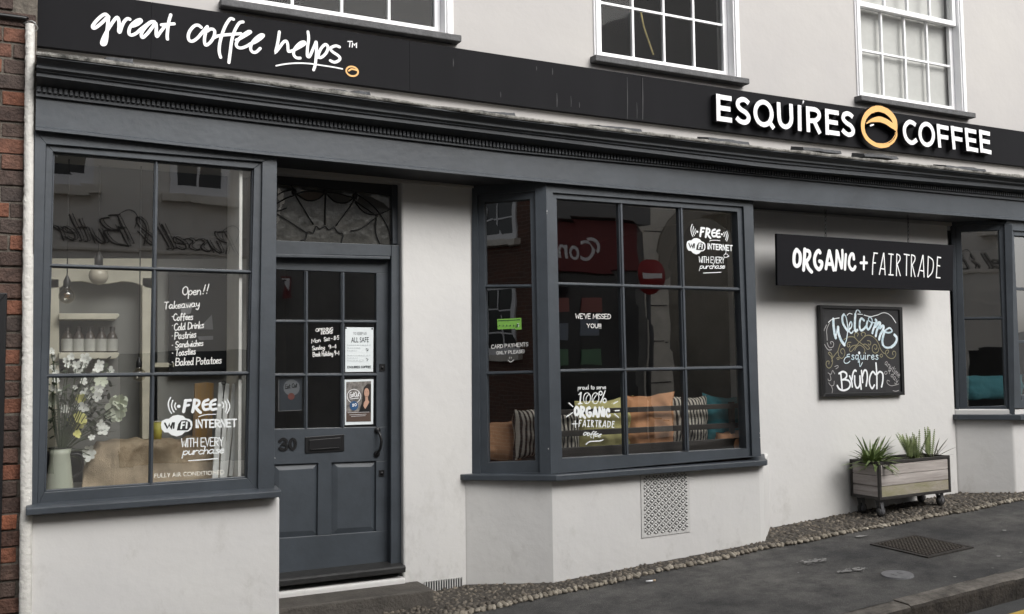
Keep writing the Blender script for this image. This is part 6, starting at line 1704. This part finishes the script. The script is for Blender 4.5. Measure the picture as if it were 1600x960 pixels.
stem_m = mat("green_stem", (.055, .075, .035), .6, .3, 20); leaf_m = mat("grey_green_leaf", (.055, .085, .045), .6, .35, 12, col2=(.11, .14, .085))
rf = random.Random(21)
def blossom(px, py, rpx, m, npet=5, Y=None):
    y = Yj + rf.uniform(-.07, .12) if Y is None else Y
    p = W(px, py, y); r = (W(px + rpx, py, y) - p).length * 1.55
    nrm = Vector((rf.uniform(-.6, .7), -1, rf.uniform(-.4, .6))).normalized(); a_ = nrm.cross(Vector((0, 0, 1))).normalized(); u_ = a_.cross(nrm)
    b = MB(); o0 = rf.uniform(0, 6)
    for k in range(npet):
        w = o0 + 2 * math.pi * k / npet; d = a_ * math.cos(w) + u_ * math.sin(w); t = nrm.cross(d)
        L = r * rf.uniform(.8, 1.15); cup = nrm * r * .28
        b.add([p, p + d * L * .45 + t * L * .36 + cup * .3, p + d * L * .9 + t * L * .34 + cup, p + d * L * 1.05 + cup * .7, p + d * L * .9 - t * L * .34 + cup, p + d * L * .45 - t * L * .36 + cup * .3], [(0, 1, 2, 3), (0, 3, 4, 5)], 0, True)
    b.build('blossom', m, fl, recalc=False)
    return p
tips = []
for px, py, r in ((80, 549, 4), (84, 558, 4), (82, 575, 4), (104, 564, 4), (112, 558, 4.5), (106, 570, 4), (119, 571, 5), (133, 560, 6), (136, 563, 5), (121, 580, 5), (131, 572, 4), (155, 570, 6), (153, 577, 5), (148, 584, 4), (173, 580, 5), (88, 595, 4), (83, 606, 4), (117, 605, 3), (130, 597, 5), (94, 613, 4), (91, 612, 3), (135, 617, 6.5), (140, 614, 4), (152, 620, 6), (98, 637, 5), (102, 640, 4.5), (121, 636, 4), (131, 637, 6), (138, 641, 5), (157, 665, 6), (160, 673, 7), (166, 671, 4), (143, 684, 4), (139, 703, 7), (141, 712, 7), (131, 729, 3), (134, 721, 4), (155, 607, 6), (88, 582, 4)):
    tips.append(blossom(px, py, r, petal_w))
for px, py, r in ((117, 656, 8), (120, 662, 9), (124, 655, 8), (120, 678.5, 4.5), (127, 624, 6)): tips.append(blossom(px, py, r, petal_y, 6))
for px, py, r in ((182, 632, 11), (179, 642, 11), (186, 645, 9), (186, 628, 9), (79, 627, 8), (158, 596, 7), (152, 612, 7)): tips.append(blossom(px, py, r, petal_g, 6, Yj + .05))
b = MB(); root = c + Vector((0, 0, h * .85))
for t in tips:
    m1 = root.lerp(t, .5) + Vector((rf.uniform(-.03, .03), rf.uniform(-.02, .04), rf.uniform(.0, .05)))
    b.tube(smooth([root, m1, t], 4), .0022, 5)
b.build('stems', stem_m, fl)
b = MB()
for px, py, L in ((82, 640, .13), (88, 655, .12), (95, 650, .12), (100, 668, .11), (110, 632, .1), (140, 652, .1), (148, 640, .09), (166, 632, .09), (128, 668, .1), (135, 655, .09), (85, 615, .09), (112, 600, .08), (145, 600, .08), (150, 672, .09), (94, 625, .1), (118, 612, .08), (104, 610, .09), (160, 650, .09), (120, 645, .1), (92, 672, .11)):
    p = W(px, py, Yj + rf.uniform(.0, .16)); blade(b, p, rf.uniform(0, 6.28), rf.uniform(-.3, 1.0), L, .022, .6, 0, 5)
for px in range(80, 176, 6):
    for py in range(572, 690, 11):
        p = W(px + rf.uniform(-5, 5), py + rf.uniform(-7, 7), Yj + rf.uniform(.06, .2)); blade(b, p, rf.uniform(0, 6.28), rf.uniform(-.3, .9), rf.uniform(.04, .07), .014, .5, 0, 4)
b.build('foliage', leaf_m, fl)
# hessian sack lying along the platform
x0, x1 = W(131, 745, 5.60).x, W(352, 740, 5.60).x
zt_ = W(240, 690, 5.64).z
sk = MB(); nx, na = 90, 44
for i in range(nx + 1):
    t = i / nx; x = x0 + (x1 - x0) * t
    hgt = (zt_ - zp) * (min(1, .50 + t * 4.6) if t < .12 else 1.0) * (1 if t < .93 else 1 - (t - .93) * 5)
    dep = .15 * (min(1, .55 + t * 2) if t < .2 else 1)
    for k in range(na):
        w = 2 * math.pi * k / na; cw, sw2 = math.cos(w), math.sin(w)
        ex = lambda v: math.copysign(abs(v) ** .34, v)
        z = zp + hgt * .5 + hgt * .5 * ex(sw2)
        y = 5.74 + dep * ex(cw) + .035 * (z - zp) / hgt
        rid = lambda q: (1 - abs(mnoise.noise(q)) * 2.2)
        j = .020 * rid(Vector((x * 5 + z * 6, z * 8 - x * 2, 1.5))) + .013 * rid(Vector((x * 11 - z * 9, z * 7, 5))) + .006 * mnoise.noise(Vector((x * 22, z * 22, y * 9))) - .016
        sk.v.append(Vector((x + .02 * mnoise.noise(Vector((z * 6, y * 4, 3))) * (t < .5), y + j * (cw * 1.9), max(zp + .001, z + j * .8 * max(sw2, 0)))))
for i in range(nx):
    for k in range(na): l = (k + 1) % na; sk.f.append((i * na + k, i * na + l, (i + 1) * na + l, (i + 1) * na + k)); sk.m.append(0); sk.sm.append(True)
sk.f.append(tuple(reversed(range(na)))); sk.m.append(0); sk.sm.append(True); sk.f.append(tuple(nx * na + k for k in range(na))); sk.m.append(0); sk.sm.append(True)
tag(sk.build('hessian_sack', mat("brown_hessian", (.50, .375, .245), .95, .22, 7, .8, 220, col2=(.68, .55, .39))), 'creased brown hessian sack lying along the left window ledge', 'sack')
# yellow cup standing on the sack
c = W(246.5, 687, 5.74); c.z = zt_ + .004
cp = empty('yellow_cup', tuple(c)); tag(cp, 'small yellow paper cup standing on the sack beside the glazing bar', 'cup')
hc = W(246, 659, 5.74).z - c.z
b = MB(); b.lathe(c, [(0, 0), (.020, 0), (.027, hc), (.024, hc), (.018, .004)], 18); b.build('cup_body', mat("yellow_cup_paper", (.55, .50, .10), .5), cp)
b = MB(); b.tube([c + Vector((.027 * math.cos(a), .027 * math.sin(a), hc)) for a in [2 * math.pi * k / 18 for k in range(18)]], .0025, 6, closed=True); b.build('rim', cream, cp)
# striped timber board and two giant clothes pegs leaning in the corner
Kw = FP(5.92)
wb_ = MB(); wb_.prism(quad(Kw, [(304.5, 599.5), (322, 597.5), (334.5, 599), (330, 735), (299, 735)]), (0, .02, 0))
tag(wb_.build('timber_board', mat("orange_stained_board", (.92, .50, .09), .55, .3, 4, 0, 10, stretch=(14, 1, .5), col2=(.38, .30, .23)), None, .003), 'orange stained striped board standing behind the sack', 'board')
pegw = mat("whitewashed_peg", (.82, .83, .81), .6, .05, 10)
for nm, outl, outr, spring in (('left', [(342, 598.5), (347.5, 597.5), (348.5, 617), (346.5, 640), (341, 748), (331.5, 748)], [(353, 599.5), (358.5, 599.5), (356, 640), (350, 748), (343.5, 748), (349.5, 618)], (349.5, 599)),
                              ('right', [(363, 600.5), (367.5, 600), (368.5, 622), (364.5, 660), (355, 747), (347.5, 747)], [(374, 600), (379, 599.5), (376.5, 630), (364, 744), (357.5, 744), (369, 622)], (370, 600.5))):
    pk = empty('giant_clothes_peg', tuple(W(348, 748, 5.52))); tag(pk, 'oversized white clothes peg leaning in the corner, the %s of the pair' % nm, 'peg', 'giant pegs in the left window')
    Kp = FP(5.50 if nm == 'left' else 5.525)
    for ol in (outl, outr):
        b = MB(); b.prism(quad(Kp, ol), (0, .02, 0)); b.build('leg', pegw, pk, .002)
    b = MB(); s0 = Kp.at(*spring, .003); b.tube([s0 + Vector((.010 * math.cos(a), 0, .010 * math.sin(a) + .002)) for a in [2 * math.pi * k / 14 for k in range(14)]], .0022, 5, closed=True)
    b.tube([s0 + Vector((.009, 0, 0)), Kp.at(spring[0] - .8, spring[1] + 24, .003)], .002, 5); b.build('spring', 'black', pk)

# ================================================================== INSIDE THE MIDDLE BAY
bx0, bx1 = 2.62, 4.98
bn = empty('window_bench', ((bx0 + bx1) / 2, 5.9, .2)); tag(bn, 'dark slatted bench running along the inside of the middle bay', 'bench')
bwood = mat("dark_bench_timber", (.036, .031, .028), .5, .25, 8, stretch=(.5, 6, 6))
b = MB(); b.prism([(x, y, .66) for x, y in ((2.98, 5.47), (4.60, 5.47), (4.90, 5.76), (4.90, 6.1), (2.68, 6.1), (2.68, 5.76))], (0, 0, .06)); b.build('seat', bwood, bn, .004)
for p0, p1, w in (((905, 645.0), (1158, 633), 8.2), ((880, 676.5), (1160, 666), 9), ((881, 711), (1160, 690), 17)):
    Yr = 5.50; A, B = W(p0[0], p0[1], Yr), W(p1[0], p1[1], Yr); hh = (W(p0[0], p0[1] - w / 2, Yr) - A).length
    zc = (A.z + B.z) / 2
    b = MB(); b.box(2.985, 4.60, Yr, Yr + .022, zc - hh, zc + hh); b.build('rail', bwood, bn, .003)
for x in (3.0, 4.54):
    b = MB(); b.box(x, x + .04, 5.523, 5.55, .2, 1.22); b.build('leg', bwood, bn, .003)
for x in (3.2, 4.4):
    b = MB(); b.box(x, x + .05, 5.9, 5.95, .2, .659); b.build('leg', bwood, bn, .003)
fab = {}
def fabric(name, c, stripes=None):
    m, t, p = new_mat(name); p.inputs["Base Color"].default_value = c4(c); p.inputs["Roughness"].default_value = .95
    tc = t.nodes.new("ShaderNodeTexCoord")
    if stripes:
        wv = t.nodes.new("ShaderNodeTexWave"); wv.inputs["Scale"].default_value = stripes[0]; wv.inputs["Distortion"].default_value = .6; wv.bands_direction = 'X'
        t.links.new(tc.outputs["Object"], wv.inputs["Vector"]); r = t.nodes.new("ShaderNodeValToRGB"); r.color_ramp.elements[0].position = .45; r.color_ramp.elements[1].position = .6
        r.color_ramp.elements[0].color = c4(c); r.color_ramp.elements[1].color = c4(stripes[1]); t.links.new(wv.outputs["Fac"], r.inputs[0]); t.links.new(r.outputs[0], p.inputs["Base Color"])
    n = t.nodes.new("ShaderNodeTexNoise"); n.inputs["Scale"].default_value = 14; t.links.new(tc.outputs["Object"], n.inputs["Vector"])
    bu = t.nodes.new("ShaderNodeBump"); bu.inputs["Strength"].default_value = .5; bu.inputs["Distance"].default_value = .02; t.links.new(n.outputs["Fac"], bu.inputs["Height"]); t.links.new(bu.outputs[0], p.inputs["Normal"])
    return m
fo_ = fabric("orange_cotton", (.74, .37, .19)); fy = fabric("yellow_green_cotton", (.66, .61, .27)); ft = fabric("teal_cotton", (.045, .26, .31)); fst = fabric("striped_ticking", (.66, .62, .54), (11.0, (.05, .045, .045))); fb = fabric("brown_cotton", (.45, .25, .14))
def cushion(pxs, Yc, mt, label, thick=.075, lean=.0, seed=0):
    """pxs: four corner pixels (tl, tr, br, bl)"""
    P = quad(FP(Yc), pxs); b = MB(); n = 22; cu_n = len(b.v)
    for s_ in (-1, 1):
        for i in range(n + 1):
            for j in range(n + 1):
                u, v = i / n, j / n
                q = P[0] * (1 - u) * (1 - v) + P[1] * u * (1 - v) + P[2] * u * v + P[3] * (1 - u) * v
                e = 4 * u * (1 - u) * 4 * v * (1 - v); puff = thick * e ** .42
                # edges pulled in between the corners
                c = sum(P, Vector()) / 4; pull = .10 * (4 * u * (1 - u) * (abs(2 * v - 1) ** 4) + 4 * v * (1 - v) * (abs(2 * u - 1) ** 4)) * .8
                q = q.lerp(c, pull)
                q = q + Vector((0, s_ * puff + lean * (1 - v), 0)) + Vector((0, .022 * mnoise.noise(Vector((q.x * 11 + seed, q.z * 11, s_))) + .012 * (1 - 2 * abs(mnoise.noise(Vector((q.x * 14 + q.z * 10, seed, q.z * 6))))), .016 * mnoise.noise(Vector((q.x * 9, seed, q.z * 6)))))
                b.v.append(q)
    m_ = (n + 1) ** 2
    for s_ in (0, 1):
        for i in range(n):
            for j in range(n):
                a = s_ * m_ + i * (n + 1) + j; b.f.append((a, a + 1, a + n + 2, a + n + 1) if s_ else (a, a + n + 1, a + n + 2, a + 1)); b.m.append(0); b.sm.append(True)
    return tag(b.build('cushion', mt), label, 'cushion', 'cushions on the window bench')
cushion([(1098, 615), (1160, 621), (1160, 697), (1104, 701)], 5.660, ft, 'teal cushion at the right end of the window bench', seed=3)
cushion([(1042, 618), (1106, 616), (1108, 700), (1042, 702)], 5.645, fst, 'black and cream striped cushion between the orange and teal cushions', seed=9)
cushion([(976, 618), (1054, 612), (1054, 706), (976, 708)], 5.635, fo_, 'plain orange cushion in the middle of the window bench', seed=14)
cushion([(898, 628), (990, 618), (988, 712), (898, 716)], 5.660, fy, 'yellow green cushion behind the white coffee lettering', seed=22)
cushion([(846, 640), (906, 640), (908, 714), (846, 716)], 5.635, fst, 'striped cushion partly hidden by the corner post of the bay', seed=31)
cushion([(752, 660), (816, 655), (816, 722), (752, 722)], 5.80, fb, 'brown cushion seen through the narrow side pane of the bay', seed=40)
cushion([(803, 640), (846, 636), (846, 716), (803, 718)], 5.66, fst, 'striped cushion seen at the right edge of the narrow side pane', seed=62)
cushion([(1120, 676), (1172, 668), (1172, 712), (1120, 712)], 5.56, fo_, 'orange cushion corner low at the right end of the bay', seed=44)
cushion([(1502, 587), (1600, 585), (1600, 625), (1502, 627)], 5.95, fabric('dull_teal_cotton', (.022, .105, .125)), 'teal cushion seen through the right hand bay', seed=50)
# wall-hung details behind the bay
b = MB(); b.box(bx0 + 2.5, bx0 + 2.54, 6.2, 9.2, -.2, 2.9); b.build('partition', 'int_dark', shop)

# ================================================================== POSTERS ON THE DOOR
def poster(pts, off, label, mt):
    base = sum(quad(DGP, pts, off), Vector()) / 4
    p = empty('poster', tuple(base)); tag(p, label, 'poster')
    b = MB(); b.flat(quad(DGP, pts, off)); b.build('sheet', mt, p, recalc=False)
    return p
paper = mat("white_poster_paper", (.74, .79, .80), .45); ink = mat("grey_black_ink", (.055, .065, .072), .7); ink_l = mat("faint_grey_ink", (.44, .47, .48), .7)
p1 = poster([(539.5, 511.5), (583.5, 512), (583, 581), (539.5, 581.5)], .003, 'white safety notice headed in bold capitals in the right column of the door', paper)
o1, m1 = (470, 500), 10.667
at1 = lambda x, y: (o1[0] + x / m1, o1[1] + y / m1)
b = MB(); font_px(b, "ALL SAFE", DGP, at1(838, 378), at1(1132, 372), 8.0, .004, 0, .012); b.build('lettering', ink, p1)
b = MB(); hand(b, "TO KEEP US", DGP, at1(875, 246), at1(1095, 243), 3.6, .0030, .004, gap=.16); 
for y, x0, x1_ in ((420, 770, 1165), (468, 770, 990), (512, 770, 925), (590, 770, 1165), (635, 770, 945), (675, 770, 1050)):
    xx = x0
    while xx < x1_:
        w = random.uniform(14, 42); b.ribbon([DGP.at(*at1(xx, y), .004), DGP.at(*at1(min(xx + w, x1_), y - 1), .004)], .0026, NY, round_=False); xx += w + 12
b.build('small_print', ink_l, p1)
b = MB(); hand(b, "ESQUIRES COFFEE", DGP, at1(780, 805), at1(1165, 798), 3.0, .0028, .004, gap=.2)
b.ribbon(smooth([DGP.at(*at1(x, y), .004) for x, y in ((1085, 480), (1120, 490), (1100, 515), (1125, 505))]), .003, NY); b.ribbon(smooth([DGP.at(*at1(x, y), .004) for x, y in ((1085, 640), (1120, 660), (1100, 680))]), .003, NY)
for x, y in ((752, 138), (1190, 150)): b.lathe(DGP.at(*at1(x, y), .005), [(0, -.001), (.006, 0)], 8, axis='Y')
b.build('small_print', ink, p1)
p2 = poster([(538.5, 593.5), (583.5, 592.5), (583, 663), (539, 664.5)], .003, 'glossy photo poster of a dark haired woman below the white safety notice', paper)
o2, m2 = (425, 580), 6.857
q2 = lambda pts, off=.004: [DGP.at(o2[0] + x / m2, o2[1] + y / m2, off) for x, y in pts]
photo = mat("poster_photo_ground", (.10, .085, .075), .5, .6, 30, col2=(.30, .28, .26)); pbrown = mat("poster_brown", (.085, .055, .042), .5)
b = MB(); b.flat(q2([(795, 118), (1062, 108), (1060, 540), (795, 545)])); b.build('photograph', photo, p2, recalc=False)
b = MB(); b.flat(q2([(795, 440), (1060, 430), (1060, 540), (795, 545)], .0045)); b.build('photograph', pbrown, p2, recalc=False)
b = MB(); b.flat(q2([(968, 250), (985, 175), (1020, 140), (1060, 142), (1060, 440), (930, 440), (965, 330)], .005)); b.build('woman_hair', mat("poster_dark_hair", (.018, .013, .011), .5), p2, recalc=False)
skin = mat("poster_skin", (.50, .30, .22), .5)
b = MB(); b.flat(q2(el(1014, 232, 27, 50, .0, 18)[:-1], .0056)); b.flat(q2([(1000, 270), (1026, 270), (1030, 310), (1044, 335), (1000, 405), (978, 385), (984, 340), (1000, 315)], .0053)); b.build('woman_face', skin, p2, recalc=False)
b = MB(); b.flat(q2([(930, 440), (965, 345), (985, 385), (1000, 412), (1045, 330), (1060, 360), (1060, 438)], .0062)); b.build('woman_top', 'black', p2, recalc=False)
b = MB()
for pts in ([(992, 225), (1005, 223)], [(1020, 223), (1033, 225)], [(1000, 270), (1012, 275), (1026, 270)]): b.ribbon(q2(pts, .0064), .0018, NY)
b.build('woman_features', pbrown, p2)
b = MB(); b.ribbon(q2(el(878, 270, 72, 74, 0, 26), .0066), .0035, NY); 
hand(b, "Eat", DGP, (425 + 835 / m2, 580 + 285 / m2), (425 + 880 / m2, 580 + 272 / m2), 7.5, .0036, .007, gap=.05); hand(b, "Out", DGP, (425 + 885 / m2, 580 + 280 / m2), (425 + 935 / m2, 580 + 268 / m2), 7.5, .0036, .007, gap=.05)
b.ribbon(q2([(840, 300), (925, 290)], .0066), .004, NY)
for y, x0, x1_ in ((447, 810, 1040), (470, 830, 1010), (486, 850, 1000)): b.ribbon(q2([(x0, y), (x1_, y - 8)], .0066), .0018, NY)
b.build('lettering', 'white', p2)
b = MB(); b.flat(q2(el(878, 372, 46, 50, 0, 18)[:-1], .0072)); b.build('blue_roundel', mat("poster_blue", (.022, .085, .20), .5), p2, recalc=False)
b = MB(); hand(b, "10", DGP, (425 + 862 / m2, 580 + 378 / m2), (425 + 905 / m2, 580 + 374 / m2), 4, .0036, .0078); b.build('lettering', 'white', p2)
p3 = poster([(436.5, 591), (472.5, 590), (472, 641), (437.5, 643)], -.004, 'dark blue poster with a pale grey disc behind the lower left door pane', mat("navy_poster", (.020, .028, .040), .6))
b = MB(); P = q2([(72, 82), (72, 430), (322, 418)], -.0030); b.ribbon(P, .004, NY); b.build('poster_edge', mat("grey_poster_edge", (.20, .20, .21), .7), p3)
b = MB(); b.flat(q2(el(210, 178, 87, 88, 0, 22)[:-1], -.0032)); b.build('disc', mat("grey_disc", (.15, .16, .175), .7), p3, recalc=False)
b = MB(); b.flat(q2(el(206, 272, 36, 38, 0, 16)[:-1], -.0026)); b.build('red_roundel', mat("dull_red_roundel", (.17, .045, .035), .7), p3, recalc=False)
b = MB(); hand(b, "Eat", DGP, (425 + 145 / m2, 580 + 190 / m2), (425 + 195 / m2, 580 + 182 / m2), 6.5, .0036, -.0020, gap=.05); hand(b, "Out", DGP, (425 + 215 / m2, 580 + 180 / m2), (425 + 268 / m2, 580 + 172 / m2), 6.5, .0036, -.0020, gap=.05); b.build('lettering', 'black', p3)
